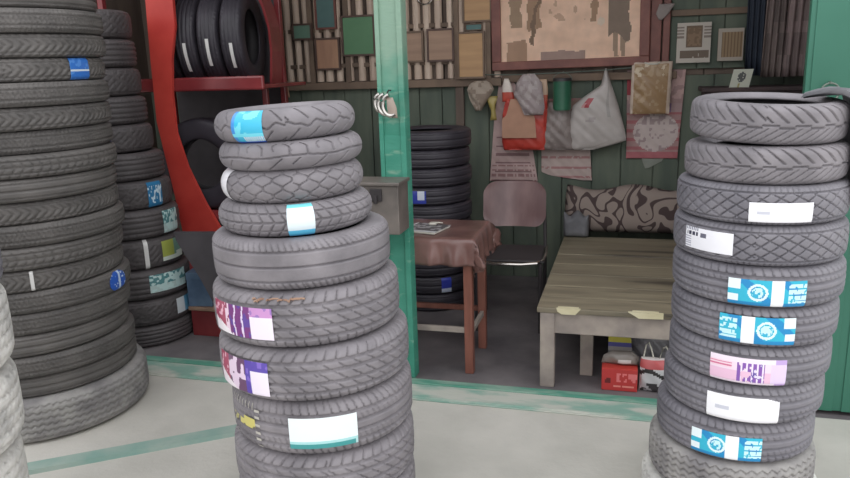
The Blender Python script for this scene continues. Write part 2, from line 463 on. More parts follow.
def p_cyanC(u, v): return cyan_logo(u, v, .38, .5, .68)
def p_pink(u, v):
    n = vn(u*30+0, v*9)
    if v > .82 or v < .1: return (246,232,246) if u < .85 else (200,170,225)
    if u < .3 and .55 < v < .8: return (214,110,150) if int(v*18) % 2 else (246,214,228)
    if .36 < u < .72 and n > .45: return (136,88,176) if int(u*44) % 3 else (244,230,248)
    if .55 < u < .68: return (104,80,168) if n > .3 else (236,226,246)
    if u > .8: return (232,212,246)
    return (238,196,222) if v < .5 else (244,222,238)
def p_yellowmark(u, v):
    n = vn(u*16+0, v*10)
    if u > .86: return (190,186,178) if int(v*18) % 3 == 0 else None
    if .42 < v < .56 and n > .35: return (214,204,120)
    if u > .5 and .56 < v < .66 and n > .4: return (214,204,120)
    if v > .85 and int(u*44) % 5 == 0: return (180,176,168)
    if u < .1 and v < .4 and n > .5: return (176,172,166)
    return None
def p_blue(u, v):
    if .38 < v < .48: return (220,230,240)
    return (58,120,206) if vn(u*9+0, v*6) > .3 else (88,146,222)
def p_blueround(u, v):
    r = math.hypot(u-.5, v-.5)
    if r > .52: return None
    return (204,222,246) if (.5 < u < .62 or vn(u*12+0, v*8) > .8) else (52,100,196)
def p_blue3(u, v): return (230,236,244) if (.4 < u < .75 and .35 < v < .7) else (60,78,190)
def p_bluetext(u, v): return (206,226,238) if (vn(u*14+0, v*8) > .62 and .15 < v < .85) else (50,124,172)
def p_yelgreen(u, v):
    if v < .2 or (u > .6 and v < .35): return (214,224,214)
    return (170,180,90) if u < .5 else (118,154,140)
def p_teal(u, v):
    if vn(u*16+0, v*8) > .5: return (196,222,220)
    return (84,138,142) if v > .4 else (186,208,206)
def p_whiteblue(u, v): return (214,222,226) if u < .55 else (96,156,192)
def p_strip(u, v): return (224,222,220)

# --- the setting
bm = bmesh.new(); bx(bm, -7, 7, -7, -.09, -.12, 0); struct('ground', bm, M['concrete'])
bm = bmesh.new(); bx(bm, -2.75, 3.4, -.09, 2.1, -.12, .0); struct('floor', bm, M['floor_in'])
bm = bmesh.new(); bx(bm, -2.6, 1.8, -.275, -.13, 0, .014, .005); bx(bm, -2.6, 1.8, -.287, -.265, 0, .008, .003); struct('trim_2', bm, M['sill'])
bm = bmesh.new(); bx(bm, -2.6, 1.8, -.13, -.075, 0, .02, .005); struct('trim_3', bm, M['sill_dk'])
bm = bmesh.new()                                            # low strip running out from the post towards the left stack
A, B = Vector((.10, -.29)), Vector((-1.95, -1.72))
d = (B-A).normalized(); n = Vector((-d.y, d.x))
vs = []
for z, o in ((0, .042), (.018, .036), (.018, -.036), (0, -.042)):
    vs.append((bm.verts.new((*(A+n*o), z)), bm.verts.new((*(B+n*o), z))))
for k in range(3): bm.faces.new((vs[k][0], vs[k][1], vs[k+1][1], vs[k+1][0]))
struct('trim_4', bm, M['kerb'])
bm = bmesh.new()                                            # middle post: two boards and a rebate
bx(bm, -.058, .075, -.04, .035, 0, 3.12, .006); bx(bm, -.058, -.036, -.052, -.04, 0, 3.12, .003); bx(bm, .048, .075, -.052, -.04, 0, 3.12, .003)
bx(bm, -.036, .048, -.046, -.038, 1.02, 1.26, .002)
struct('trim_1', bm, M['post'])
bm = bmesh.new()                                            # right-hand green shutter
bx(bm, 1.80, 3.3, -.05, -.01, .02, 2.6, .004)
for k in range(6): bx(bm, 1.82+k*.24, 1.825+k*.24+.2, -.055, -.048, .02, 2.6, .002)
o = struct('door_1', bm, M['gate'])
def boards(name, x0, x1, z0, z1, y, m, wd=.19, seed=1):
    rnd = random.Random(seed); bm = bmesh.new(); x = x0
    while x < x1-.01:
        w_ = min(wd*rnd.uniform(.85, 1.15), x1-x); j = rnd.uniform(-.006, .006)
        bx(bm, x+.003, x+w_-.003, y+j, y+.03+j, z0, z1, .003); x += w_
    bx(bm, x0, x1, y+.02, y+.06, z0, z1)
    return struct(name, bm, m)
boards('wall_back', -2.7, 2.4, 0, 1.46, 1.9, M['wallgreen'])
boards('wall_back_upper', -2.7, 2.4, 1.46, 3.15, 1.9, M['walldark'], seed=3)
bm = bmesh.new(); bx(bm, -2.76, -2.7, 0, 1.96, 0, 3.15); struct('wall_left', bm, M['walldark'])
bm = bmesh.new(); bx(bm, 2.3, 2.36, 0, 1.9, 0, 3.15); struct('wall_right', bm, M['walldark'])
bm = bmesh.new(); bx(bm, -2.76, 3.3, -.05, 1.96, 3.12, 3.18)
for k in range(8): bx(bm, -2.7+k*.8, -2.64+k*.8, 0, 1.9, 3.04, 3.12)
struct('ceiling', bm, M['ceil'])
bm = bmesh.new(); bx(bm, -1.95, .22, 1.84, 1.9, 1.42, 1.475, .004); bx(bm, .22, 1.4, 1.86, 1.9, 1.44, 1.49, .004); struct('trim_5', bm, M['lath'])
# split-bamboo screen above the rail, and its laths
bm = bmesh.new(); rnd = random.Random(5); x = -1.93
while x < .19:
    r = rnd.uniform(.024, .031)
    bmesh.ops.create_cone(bm, cap_ends=True, segments=10, radius1=r, radius2=r*rnd.uniform(.9, 1), depth=1.2,
        matrix=Matrix.Translation((x, 1.875+rnd.uniform(-.004, .004), 2.08)))
    x += rnd.choice((.078, .085, .092))
struct('trim_6', bm, M['bamboo'], smooth=True)
bm = bmesh.new()
for z in (1.58, 1.84, 2.12): bx(bm, -1.95, .2, 1.856, 1.868, z, z+.03, .002)
for x in (-1.22, -.93, -.1, .13): bx(bm, x-.018, x+.018, 1.835, 1.858, 1.47, 2.7, .002)
struct('trim_7', bm, M['lath'])
bm = bmesh.new(); bx(bm, -.12, -.06, 1.86, 1.9, 0, 1.44, .003); struct('trim_8', bm, M['walldark'])
bm = bmesh.new(); bx(bm, 1.22, 1.29, 1.84, 1.9, 1.49, 2.7, .004); bx(bm, 1.30, 1.345, 1.85, 1.9, 1.49, 2.7, .004); struct('trim_9', bm, M['frame'])
boards('trim_10', 1.35, 1.84, 1.5, 2.7, 1.875, M['wallgreen'], wd=.16, seed=6)
boards('trim_11', 1.35, 2.3, 1.84, 1.88, 1.85, M['lath'], wd=1.2, seed=6)

# ------------------------------------------------------------------ central stack
G = 'tyres stacked beside the middle post'
CX, CY = .085, -1.295
# (D, w, rim, kind, pattern, z bottom, x offset, tilt deg, sticker specs, label)
def rsin(px): return math.degrees(math.asin(max(-1, min(1, px))))
central = [
 (.61,.135,.36,'flat',pat_fine,0,.045,0,[], 'grey car tyre on the ground at the bottom of the stack by the middle post'),
 (.61,.127,.36,'flat',pat_fine,.135,.045,0,[], 'grey car tyre second from the ground under the middle-post stack'),
 (.612,.173,.38,'flat',pat_rib_slant,.262,.045,0,[], 'unlabelled grey car tyre just under the one with the teal-edged white sticker'),
 (.602,.180,.38,'flat',pat_rib,.435,.05,.3,[(-22,18,-.62,.52,p_whiteteal,'white sticker with a teal lower edge'),(-72,-42,-.85,.8,p_yellowmark,'yellow stencilled marks')], 'car tyre with white and teal sticker and yellow marks in the centre stack'),
 (.626,.165,.36,'flat',pat_rib_slant,.615,.03,.6,[(-70,-28,-.72,.62,p_magenta2,'torn red, white and violet sticker')], 'car tyre with the lower of two red and violet stickers'),
 (.606,.175,.36,'flat',pat_rib_slant,.780,.012,.9,[(-70,-21,-.6,.55,p_magenta,'red, white and violet sticker')], 'car tyre with the upper red and violet sticker, brown dirt on its top'),
 (.570,.152,.36,'flat',pat_fine,.955,.005,1.2,[], 'wide unlabelled car tyre directly below the four motorcycle tyres'),
 (.492,.097,.30,'round',pat_block,1.107,-.010,1.5,[(-7,12,-.97,.97,p_cyanwhite,'white and light blue sticker')], 'motorcycle tyre with block tread and white and light blue sticker'),
 (.450,.100,.28,'round',pat_diamond,1.204,-.014,1.8,[(-97,-63,-.95,.95,p_whitering,'white sticker with a grey ring')], 'motorcycle tyre with diamond tread and white sticker at its left edge'),
 (.450,.083,.28,'round',pat_leaf,1.304,-.012,2.0,[], 'thin plain motorcycle tyre, second from the top of the centre stack'),
 (.440,.095,.27,'round',pat_wave,1.387,-.028,2.4,[(-46,-18,-.99,.93,p_cyan,'bright cyan and blue wrapper band'),], 'motorcycle tyre with a wavy groove and cyan band, on top of centre stack'),
]
for i, (D, w, rim, kind, pat, z, dx, tl, st, lab) in enumerate(central):
    x = CX+dx*.962
    me = tyre_mesh('tyre_%d' % i, D, w, rim, kind, pat, nu=520 if z > .25 else 160, nt=50, seed=i, depth=.010 if kind == 'flat' else .008)
    S = [(sticker(D, w, kind, a0, a1, v0, v1, p), l) for a0, a1, v0, v1, p, l in st]
    y = CY-dx*.2
    rz = face_cam(x, y)
    o = tyre(me, M['rubber'], x, y, z+w/2, lab, G, stk=S)
    # tilt about the line of sight: right side up
    o.rotation_euler = (Matrix.Rotation(-R_(tl), 3, Vector((math.sin(HEAD)*-1, math.cos(HEAD), 0))) @ Matrix.Rotation(rz, 3, 'Z')).to_euler()
    if i == 5:
        pass
# brown straw dirt lying on the upper red-labelled tyre
bm = bmesh.new(); rnd = random.Random(4)
for k in range(14):
    a = R_(-18+rnd.uniform(-16, 14)); rr = .293+rnd.uniform(0, .006)
    p = Vector((rr*math.sin(a), -rr*math.cos(a), .070+rnd.uniform(0, .004)))
    dv = Vector((rnd.uniform(-1, 1), rnd.uniform(-.3, .3), rnd.uniform(-.1, .2)))*.028
    tube_bm(bm, [p-dv*.7, p+Vector((0,0,.002)), p+dv*.7], .003, 5)
par = [o for o in COL.objects if o.get('label', '').startswith('car tyre with the upper red')][0]
o = from_bm('dirt', bm, M['brownpaper'], parent=par); o['label'] = 'brown dried mud'

# ------------------------------------------------------------------ right stack
G = 'tyres stacked on the right by the green shutter'
right = [
 (.60,.155,.34,'flat',pat_zig,0,-.03,'rubber_chalk',[], 'pale dusty tyre at the foot of the right-hand stack'),
 (.545,.152,.33,'flat',pat_zig,.155,-.035,'rubber_dust',[], 'dusty worn tyre, second from the ground in the right-hand stack'),
 (.510,.142,.31,'flat',pat_rib,.307,-.03,'rubber2',[(-28,21,-.78,.42,p_cyanC,'cyan and white sticker')], 'tyre with the lowest of the three cyan stickers'),
 (.508,.131,.31,'flat',pat_rib,.449,-.012,'rubber2',[(-22,27,-.85,.5,p_white,'blank glossy white sticker, corner cut')], 'tyre with blank white sticker, between the pink and lowest cyan ones'),
 (.506,.131,.31,'flat',pat_rib,.580,.0,'rubber2',[(-24,27,-.85,.5,p_pink,'pink, white and violet sticker')], 'tyre with the pink and violet sticker in the right-hand stack'),
 (.514,.130,.31,'flat',pat_rib,.711,.005,'rubber2',[(-20,29,-.75,.62,p_cyanB,'cyan sticker with white band on its left')], 'tyre with the middle of the three cyan stickers'),
 (.523,.129,.31,'flat',pat_rib,.841,.008,'rubber2',[(-16,33,-.85,.45,p_cyanA,'cyan and white sticker')], 'tyre with the topmost cyan sticker in the right-hand stack'),
 (.522,.125,.31,'flat',pat_net,.970,.005,'rubber2',[(-52,-14,-.5,.6,p_spec,'white sticker with small dark print')], 'tyre with a small printed white sticker towards the left'),
 (.512,.119,.31,'flat',pat_net,1.095,.005,'rubber2',[(-6,34,-.78,.24,p_white,'blank white rectangular sticker')], 'net-tread tyre with blank white sticker, third from the stack top'),
 (.480,.113,.30,'flat',pat_slant,1.214,.008,'rubber',[], 'slant-grooved tyre lying just under the topmost right-hand tyre'),
 (.458,.118,.33,'flat',pat_slant,1.327,.008,'rubber',[], 'open slant-grooved tyre on top of the right-hand stack'),
]
RX, RY = 1.521, -.889
for i, (D, w, rim, kind, pat, z, dx, mt, st, lab) in enumerate(right):
    me = tyre_mesh('tyre_r%d' % i, D, w, rim, kind, pat, nu=500, nt=46, seed=i*1.7+2, depth=.009)
    S = [(sticker(D, w, kind, a0, a1, v0, v1, p if i != 3 else (lambda u, v: None if (u > .9 and v > 1.9-u) or (u > .78 and v > 1.62-u*.75) else p_white(u, v))), l) for a0, a1, v0, v1, p, l in st]
    x, y = RX+dx*.962, RY-dx*.272
    o = tyre(me, M[mt], x, y, z+w/2+(.012 if i == 10 else 0), lab, G, stk=S)
    if i == 10:                                             # the top one lies a little open towards the street
        o.rotation_euler = (Matrix.Rotation(R_(3.2), 3, Vector((math.cos(HEAD+.4), math.sin(HEAD+.4), 0))) @ Matrix.Rotation(face_cam(x, y), 3, 'Z')).to_euler()

# ------------------------------------------------------------------ tall left stack
ORD = ['bottom','second','third','fourth','fifth','sixth','seventh','eighth','ninth','tenth','eleventh','twelfth','thirteenth','fourteenth','fifteenth','sixteenth','seventeenth','eighteenth','nineteenth']
G = 'narrow tyres in the tall left-hand stack'
LX, LY = -1.644, -.672
DL = .84; wL = .098
lm = {}
for nm, pt in (('chev', pat_chev), ('dot', pat_dot), ('fine', pat_fine), ('block', pat_block)):
    lm[nm] = tyre_mesh('tyre_l_'+nm, DL, wL, .56, 'flat', pt, nu=420, nt=22, depth=.007)
    lm[nm].materials.append(M['rubber_brown'])
me = tyre_mesh('tyre_l_base', .93, .20, .58, 'flat', pat_zig, nu=480, nt=40, depth=.008); me.materials.append(M['rubber_dust'])
tyre(me, None, LX, LY, .1, 'broad dusty zigzag-tread tyre on the ground under the tall left stack', G)
z = .20
seq = ['fine','dot','fine','dot','dot','chev','block','dot','chev','fine','block','dot','chev','dot','chev','chev','dot','fine','fine']
for i, nm in enumerate(seq[:18]):
    S = []
    if i == 14: S = [(sticker(DL, wL, 'flat', 36, 51, -.95, .95, p_blue), 'blue sticker with a white line')]
    if i == 4: S = [(sticker(DL, wL, 'flat', 44, 62, -.95, .95, p_blueround), 'round blue and white sticker')]
    if i == 5: S = [(sticker(DL, wL, 'flat', -1, 1, -.9, .9, p_strip), 'white paper strip')]
    lab = {14:'narrow tyre with a blue sticker high in the tall left stack', 4:'narrow tyre with a round blue and white sticker in the tall left stack',
           5:'chevron-tread tyre with a thin white paper strip in the tall left stack'}.get(i, 'narrow black tyre in the tall left stack, %s above its dusty base tyre' % (ORD[i] if i else 'first'))
    dx = .012*math.sin(i*2.1)
    o = tyre(lm[nm], None, LX+dx+.003*i, LY+.01*math.cos(i*1.7), z+wL/2, lab, G, stk=S,
             spin=None if S else face_cam(LX, LY)+i*.9)
    z += wL

# ------------------------------------------------------------------ stack cut by the left edge, close to the camera
G = 'tyres stacked at the left edge of the photo'
big = tyre_mesh('tyre_n_big', .70, .25, .42, 'flat', pat_zig, nu=300, nt=36, depth=.012); big.materials.append(M['rubber_chalk'])
sml = tyre_mesh('tyre_n_small', .665, .18, .40, 'flat', pat_rib, nu=220, nt=30); sml.materials.append(M['rubber2'])
NX, NY = -.962, -1.96
z = 0
for i in range(4):
    tyre(big, None, NX+(-.06, -.035, -.008, .002)[i], NY, z+.125, ('bottom','second','third','topmost')[i]+' of the chalky white dust-caked tyres at the left edge', G, spin=i*.8); z += .25
for i in range(4):
    S = [(sticker(.665, .18, 'flat', 60, 100, -1, .98, p_strip), 'white sticker')] if i == 2 else []
    tyre(sml, None, NX+.032, NY, z+.09, ('grey tyre resting on the chalky tyres at the left edge', 'grey tyre below the white-stickered one at the left edge',
        'grey tyre with big white sticker cut by the left edge', 'grey tyre above the white-stickered one at the left edge')[i], G, stk=S, spin=None if S else .5*i); z += .18

# ------------------------------------------------------------------ dark stack behind the left stack
G = 'tyres stacked behind the sill on the left'
SX, SY = -1.77, .29
zs = 0
ww = [.13,.16,.18,.18,.17,.165,.16,.16,.16,.16,.16,.16]
cache = {}
spec2 = {1:(38,62,-.5,.7,p_whiteblue,'white and blue sticker','car tyre with white and blue sticker, behind sill near the blue box'),
 2:(8,58,-.5,.7,p_teal,'teal and white sticker','car tyre with a wide teal and white sticker'),
 3:(30,66,-.6,.75,p_yelgreen,'yellow-green sticker','car tyre with yellow-green sticker and white paper loop'),
 4:(38,66,-.8,.8,p_teal,'teal and pale sticker','car tyre with small teal sticker by the foot of the red board'),
 5:(26,48,-.9,.9,p_bluetext,'blue sticker with white lettering','car tyre with blue lettered sticker beside the red board'),
 7:(-12,0,-.9,.9,p_blue3,'violet-blue sticker','car tyre with small violet-blue sticker behind the tall left stack'),
 10:(2,5,-.95,.95,p_strip,'thin white paper strip','car tyre with a thin white strip left of the red board')}
for i, w in enumerate(ww):
    D = .58 if i < 3 else (.56 if i < 5 else (.52 if i < 7 else .48))
    k = (D, w, i % 2)
    if k not in cache:
        cache[k] = tyre_mesh('tyre_s', D, w, .34, 'flat', (pat_rib, pat_net)[i % 2], nu=240, nt=30); cache[k].materials.append(M['rubber_dark'])
    S = []
    if i in spec2:
        q = spec2[i]; S = [(sticker(D, w, 'flat', *q[:5]), q[5])]
        if i == 3: S.append((sticker(D, w, 'flat', 8, 13, -1, 1, p_strip, lift=.004), 'white paper loop'))
        lab = q[6]
    else: lab = {0:'dark car tyre on the floor at the foot of the stack behind the sill', 6:'dark plain tyre above the blue lettered one, left of the red board',
                 8:'dark tyre just above the violet-blue stickered one, left of the red board', 9:'dark tyre just below the white-stripped one, left of the red board', 11:'dark tyre at the top, above the white-stripped one, left of red board'}[i]
    tyre(cache[k], None, SX-(0,0,0,.01,.02,.03,.06,.09,.11,.13,.14,.15)[i], SY, zs+w/2, lab, G, stk=S); zs += w

# ------------------------------------------------------------------ dark stack behind the table
G = 'dark tyres stacked behind the table'
tm = tyre_mesh('tyre_t', .56, .118, .33, 'flat', pat_fine, nu=200, nt=26); tm.materials.append(M['rubber_navy'])
for i in range(10):
    S = []
    if i == 6: S = [(sticker(.56, .118, 'flat', -25, -4, -.7, .7, lambda u, v: (208,214,226) if .45 < u < .9 and v > .3 else (52,66,160)), 'blue and white sticker')]
    if i == 1: S = [(sticker(.56, .118, 'flat', 12, 26, -.8, .9, lambda u, v: (196,206,224) if v < .3 else (50,64,170)), 'blue and white sticker')]
    lab = {6:'dark tyre with blue and white sticker just above the table top', 1:'dark tyre with a blue sticker seen under the table'}.get(i,
        'blue-black tyre in the stack behind the table, %s from the floor' % (ORD[i] if i else 'first'))
    tyre(tm, None, -.17+.006*math.sin(i*3), 1.25, i*.118+.059, lab, G, stk=S)

# ------------------------------------------------------------------ red rack with standing tyres
rk = root('tyre_rack', (-1.62, .75, 0), 0, 'red metal tyre rack with a flared front board behind the centre stack', 'rack')
o_ = Vector((-1.62, .75, 0))
bm = bmesh.new()
poly = [(-1.74,2.35),(-1.56,2.35),(-1.56,2.01),(-1.56,1.86),(-1.61,1.67),(-1.635,1.45),(-1.64,1.22),(-1.58,1.00),(-1.48,.77),(-1.37,.58),(-1.67,.57),(-1.70,.85),(-1.73,1.04),(-1.77,1.29),(-1.76,1.67)]
prism(bm, [(x-o_.x, z) for x, z in poly][::-1], .62-.75, .645-.75)
bmesh.ops.bevel(bm, geom=bm.edges[:], offset=.004, segments=2, affect='EDGES')
from_bm('front_board', bm, M['redpaint'], rk)
def rbar(name, x0, x1, y0, y1, z0, z1, m, bev=.006):
    bm = bmesh.new(); bx(bm, x0-o_.x, x1-o_.x, y0-.75, y1-.75, z0, z1, bev); return from_bm(name, bm, m, rk)
rbar('dark_backing', -2.05, -1.2, 1.30, 1.315, .02, 2.3, M['blackboard'], .002)  # dark panel added so the gap behind the tyres comes out black
rbar('shelf', -2.05, -1.03, .68, 1.29, 1.475, 1.50, M['redpaint2'])
rbar('shelf_rail', -2.05, -1.02, .65, .68, 1.47, 1.555, M['redpaint2'], .012)
rbar('upright', -1.22, -1.18, 1.27, 1.31, 0, 2.3, M['redpaint2'])
rbar('upright', -2.10, -2.06, 1.27, 1.31, 0, 2.3, M['redpaint2'])
rbar('upright', -2.12, -2.08, .65, .69, 0, 2.3, M['redpaint2'])
rbar('shelf', -2.05, -.99, .68, 1.29, .66, .69, M['redpaint2'])
rbar('shelf_rail', -2.05, -1.02, .65, .68, .655, .72, M['redpaint2'], .012)
bm = bmesh.new()                                           # curved side cheek
pts = [(-1.02, 2.35), (-1.02, 2.12), (-.965, 1.98), (-.935, 1.85), (-.93, 1.7), (-.95, 1.5), (-.965, 1.5), (-.945, 1.7), (-.95, 1.845), (-.98, 1.97), (-1.04, 2.11), (-1.04, 2.35)]
prism(bm, [(x-o_.x-.18, z) for x, z in pts], .98-.75, 1.12-.75)
from_bm('side_cheek', bm, M['redpaint2'], rk)
for px in (-1.20,):
    rbar('upright', px-.02, px+.02, 1.0, 1.03, 0, 1.47, M['redpaint2'])
rt = tyre_mesh('tyre_u', .58, .14, .34, 'flat', pat_rib, nu=200, nt=28); rt.materials.append(M['rubber_navy'])
for i, x in enumerate((-1.775, -1.615, -1.455, -1.295)):
    S = [(sticker(.58, .14, 'flat', (-2, 6, 2, 8)[i], (38, 44, 36, 40)[i], -.15, .15, p_strip), 'white paper strip')]
    o = tyre(rt, None, x, .965, 1.502+.29, ('dark upright tyre with white strip beside the red board, first on the rack',
        'upright tyre second along the red shelf, thin white strip on its tread', 'upright tyre third along the red shelf with a pale strip',
        'upright tyre at the right end of the red shelf, short white strip')[i], 'tyres standing on the red shelf', stk=S)
    o.rotation_euler = (Matrix.Rotation(R_(12), 3, 'Z') @ Matrix.Rotation(PI/2, 3, 'Y') @ Matrix.Rotation(R_(0), 3, 'Z')).to_euler()
ru = tyre_mesh('tyre_v', .60, .16, .33, 'flat', pat_rib, nu=200, nt=28); ru.materials.append(M['rubber_navy'])
o = tyre(ru, None, -1.60, .86, .695+.30, 'dark tyre standing on the rack below the shelf, hole facing out behind the red board', 'tyres standing on the red shelf')
o.rotation_euler = (R_(90), 0, R_(4))

# black sheet, blue box, red block at the lower left
bm = bmesh.new(); prism(bm, [(-1.43,.69),(-1.11,.70),(-1.08,0),(-1.15,0),(-1.20,.27),(-1.28,.42),(-1.41,.64)], 0, .025)
bmesh.ops.bevel(bm, geom=bm.edges[:], offset=.006, segments=2, affect='EDGES')
tag(from_bm('rubber_sheet', bm, M['blackboard'], loc=(0, .17, 0)), 'black rubber sheet leaning below the red board, left of the centre stack', 'rubber sheet')
mx = Matrix.Rotation(R_(-14), 4, 'Y')
bm = bmesh.new(); bx(bm, -.075, .075, -.05, .05, 0, .21, .004)
bt = root('cardboard_box', (-1.395, .36, .19), 0, 'small blue printed box behind the black rubber sheet', 'box')
bt.rotation_euler = (0, 0, R_(8))
from_bm('box_body', bm, M['bluebox'], bt)
bm = bmesh.new(); bx(bm, -.077, .077, -.052, .052, .17, .215, .004); from_bm('lid', bm, M['bluebox'], bt)
cb = root('wooden_crate', (-1.36, .38, 0), 0, 'low dark red crate under the small blue box', 'crate')
bm = bmesh.new(); bx(bm, -.10, .12, -.07, .09, 0, .165, .004); from_bm('crate_body', bm, M['redpaint2'], cb)
bm = bmesh.new(); bx(bm, -.11, .13, -.08, .10, .165, .19, .004); from_bm('crate_lid', bm, M['brownpaper'], cb)

# ------------------------------------------------------------------ steel box, lock bundle on the post
sb = root('metal_box', (-.03, -.13, .81), 0, 'weathered grey steel box fixed to the middle green post', 'box')
bm = bmesh.new(); bx(bm, -.13, .11, -.09, .07, 0, .235, .005); from_bm('box_body', bm, M['steel'], sb)
bm = bmesh.new(); bx(bm, -.145, .12, -.105, .075, .235, .252, .004); from_bm('lid', bm, M['steel'], sb)
bm = bmesh.new(); bx(bm, -.03, .03, -.098, -.09, .16, .22, .003); bx(bm, -.008, .008, -.108, -.096, .15, .19, .002); from_bm('latch', bm, M['dark'], sb)
hb = root('metal_rings', (.01, -.075, 1.475), 0, 'bundle of curved bare steel rings and a tag hanging on the green post', 'rings')
for k, (cx, cz, r) in enumerate(((-.035, -.055, .040), (-.010, -.062, .046), (.018, -.066, .048))):
    bm = bmesh.new()
    tube_bm(bm, [(cx+r*math.cos(a)*.8, -.02-.012*k, cz+r*math.sin(a)) for a in [R_(100+12*j) for j in range(18)]], .011, 8)
    from_bm('ring', bm, M['chrome'], hb, smooth=True)
sheet('tag', [(-.03, .0, .03), (-.08, .0, .048), (-.125, .01, .05)], lambda u, v: (176,160,148), M['sheetold'], hb, loc=(0,-.045,0), puff=.008, wrinkle=.002, nu=8, nv=8)
bm = bmesh.new(); tube_bm(bm, [(0,.02,.0),(0,-.01,.002),(0,-.03,-.008),(.0,-.03,-.02)], .004, 6); from_bm('nail', bm, M['dark'], hb)

# ------------------------------------------------------------------ framed panels above the rail
def panel(x0, x1, z0, z1, m, mf, label, fw=.014, y=1.835, name='framed_board'):
    r = root(name, ((x0+x1)/2, y, z0), 0, label, 'framed board', 'small framed panels on the bamboo screen')
    w, h = x1-x0, z1-z0
    bm = bmesh.new(); bx(bm, -w/2+fw*.6, w/2-fw*.6, -.006, .006, fw*.6, h-fw*.6, .001); from_bm('panel_board', bm, m, r)
    bm = bmesh.new()
    for a in ((-w/2, w/2, 0, fw), (-w/2, w/2, h-fw, h), (-w/2, -w/2+fw, fw, h-fw), (w/2-fw, w/2, fw, h-fw)): bx(bm, a[0], a[1], -.014, .010, a[2], a[3], .0015)
    from_bm('frame', bm, mf, r)
panel(-.965,-.705,1.66,1.95, M['pgreen'], M['framedark'], 'large plain green panel left of the middle post')
panel(-1.36,-1.20,1.79,1.91, M['pteal2'], M['framedark'], 'smallest panel, teal-green, highest at the left of the screen')
panel(-1.165,-1.0,1.86,2.14, M['pteal'], M['frame'], 'tall dark teal panel cut by the top of the photo')
panel(-1.185,-.985,1.565,1.80, M['wood_red'], M['framedark'], 'orange-brown wood panel below the dark teal one')
panel(-.49,-.34,1.60,1.82, M['wood_brown'], M['lath'], 'narrow brown panel touching the right side of the middle post')
panel(-.315,-.115,1.60,1.83, M['wood_brown'], M['framedark'], 'brown wood panel between the post and the tall tan panel')
panel(-.09,.108,1.475,1.80, M['wood_tan'], M['lath'], 'tall tan panel left of the big framed picture, reaching below the rail', y=1.82)
panel(-.05,.16,1.86,2.10, M['wood_tan'], M['lath'], 'brown slatted panel at the top left corner of the big picture')
panel(-.03,.09,1.806,1.852, M['pteal'], M['lath'], 'thin dark teal strip panel above the tall tan one', fw=.006)
o = sheet('paper_sheet', [(1.50,-1.6,-1.43),(1.37,-1.61,-1.42)], lambda u, v: (168,130,106), M['sheetold'], loc=(0,1.83,0), wrinkle=.006, nu=10, nv=10)
tag(o, 'brown paper hanging on the rail behind the top of the centre stack', 'paper')

# ------------------------------------------------------------------ big picture
pic = root('framed_picture', (.69, 1.83, 1.53), R_(0), 'large framed faded peach-coloured picture high on the back wall', 'picture')
pic.rotation_euler = (0, R_(-.6), 0)
def p_pic(u, v):
    u += .022*(vn(u*14, v*12)-.5); v += .03*(vn(u*11+5, v*13)-.5)
    t_ = vn(u*22, v*18+9)
    n = .5*math.sin(u*19+3*math.sin(v*7))+.5*math.sin(v*23+u*11)
    c = [236+6*n+8*t_, 198+6*n+8*t_, 172+6*n+8*t_]
    if v < .12 and .3 < u < .62: c = [168,142,132]
    if .78 < u < .92 and v > .24+.05*math.sin(u*40): c = [138,120,106]
    elif .8 < u < .9 and v > .04 and (abs(u-.83) < .015 or abs(u-.88) < .015): c = [164,140,120]
    if .2 < u < .30 and v > .35+.4*(u-.2) and v < .9: c = [170,138,112]
    if .08 < u < .16 and v > .4: c = [166,140,116]
    if abs(u-.24-.35*(v-.3)*(v-.3)) < .014 and v > .2: c = [132,108,90]
    if .05 < u < .2 and .0 < v < .25: c = [176,142,118]
    if math.hypot((u-.73)*2, v-.42) < .05: c = [228,206,186]
    if .66 < u < .7 and v > .42: c = [170,138,112]
    if v > .45 and .35 < u < .62 and t_ > .72: c = [204,168,144]
    return c
o = sheet('picture_print', [(.66,-.475,.475),(.04,-.475,.475)], p_pic, M['sheetold'], pic, nu=120, nv=84)
bm = bmesh.new()
for a in ((-.53,.53,0,.058), (-.53,.53,.65,.70), (-.53,-.465,.058,.65), (.465,.53,.058,.65)): bx(bm, a[0], a[1], -.02, .02, a[2], a[3], .005)
from_bm('frame', bm, M['frame'], pic)

# ------------------------------------------------------------------ packets and papers on the right part of the wall
def p_box1(u, v):
    if .28 < u < .74 and .38 < v < .92:
        r = max(abs(u-.51)/.23, abs(v-.65)/.27)
        return (120,102,86) if r > .82 else ((144,120,98) if vn(u*16+0, v*16) > .4 else (126,104,84))
    if v < .3 and .1 < u < .95 and v > .12: return (118,104,92) if vn(u*20+0, v*10) > .3 or v > .24 else (190,180,168)
    if u > .8 and .6 < v < .9 or (u < .2 and .62 < v < .9): return (140,128,120) if int(v*24) % 2 else (196,188,178)
    return (198,190,180)
def p_box2(u, v):
    if .14 < u < .96 and .12 < v < .88: return (156,132,104) if (int(u*24) % 3) else (126,104,82)
    return (182,172,160)
def packet(name, x0, x1, z0, z1, paint, label, y=1.84, th=.02):
    r = root(name, ((x0+x1)/2, y, z0), 0, label, 'packet')
    bm = bmesh.new(); bx(bm, -(x1-x0)/2, (x1-x0)/2, 0, th, 0, z1-z0, .002); from_bm('packet_body', bm, M['lath'], r)
    sheet('printed_front', [(z1-z0, -(x1-x0)/2, (x1-x0)/2), (0, -(x1-x0)/2, (x1-x0)/2)], paint, M['sheet'], r, loc=(0,-.002,0), nu=48, nv=52)
packet('boxed_part', 1.39, 1.60, 1.54, 1.795, p_box1, 'white and brown printed packet on the wall right of the picture')
packet('boxed_part', 1.645, 1.80, 1.545, 1.75, p_box2, 'smaller tan printed packet beside the white and brown one')
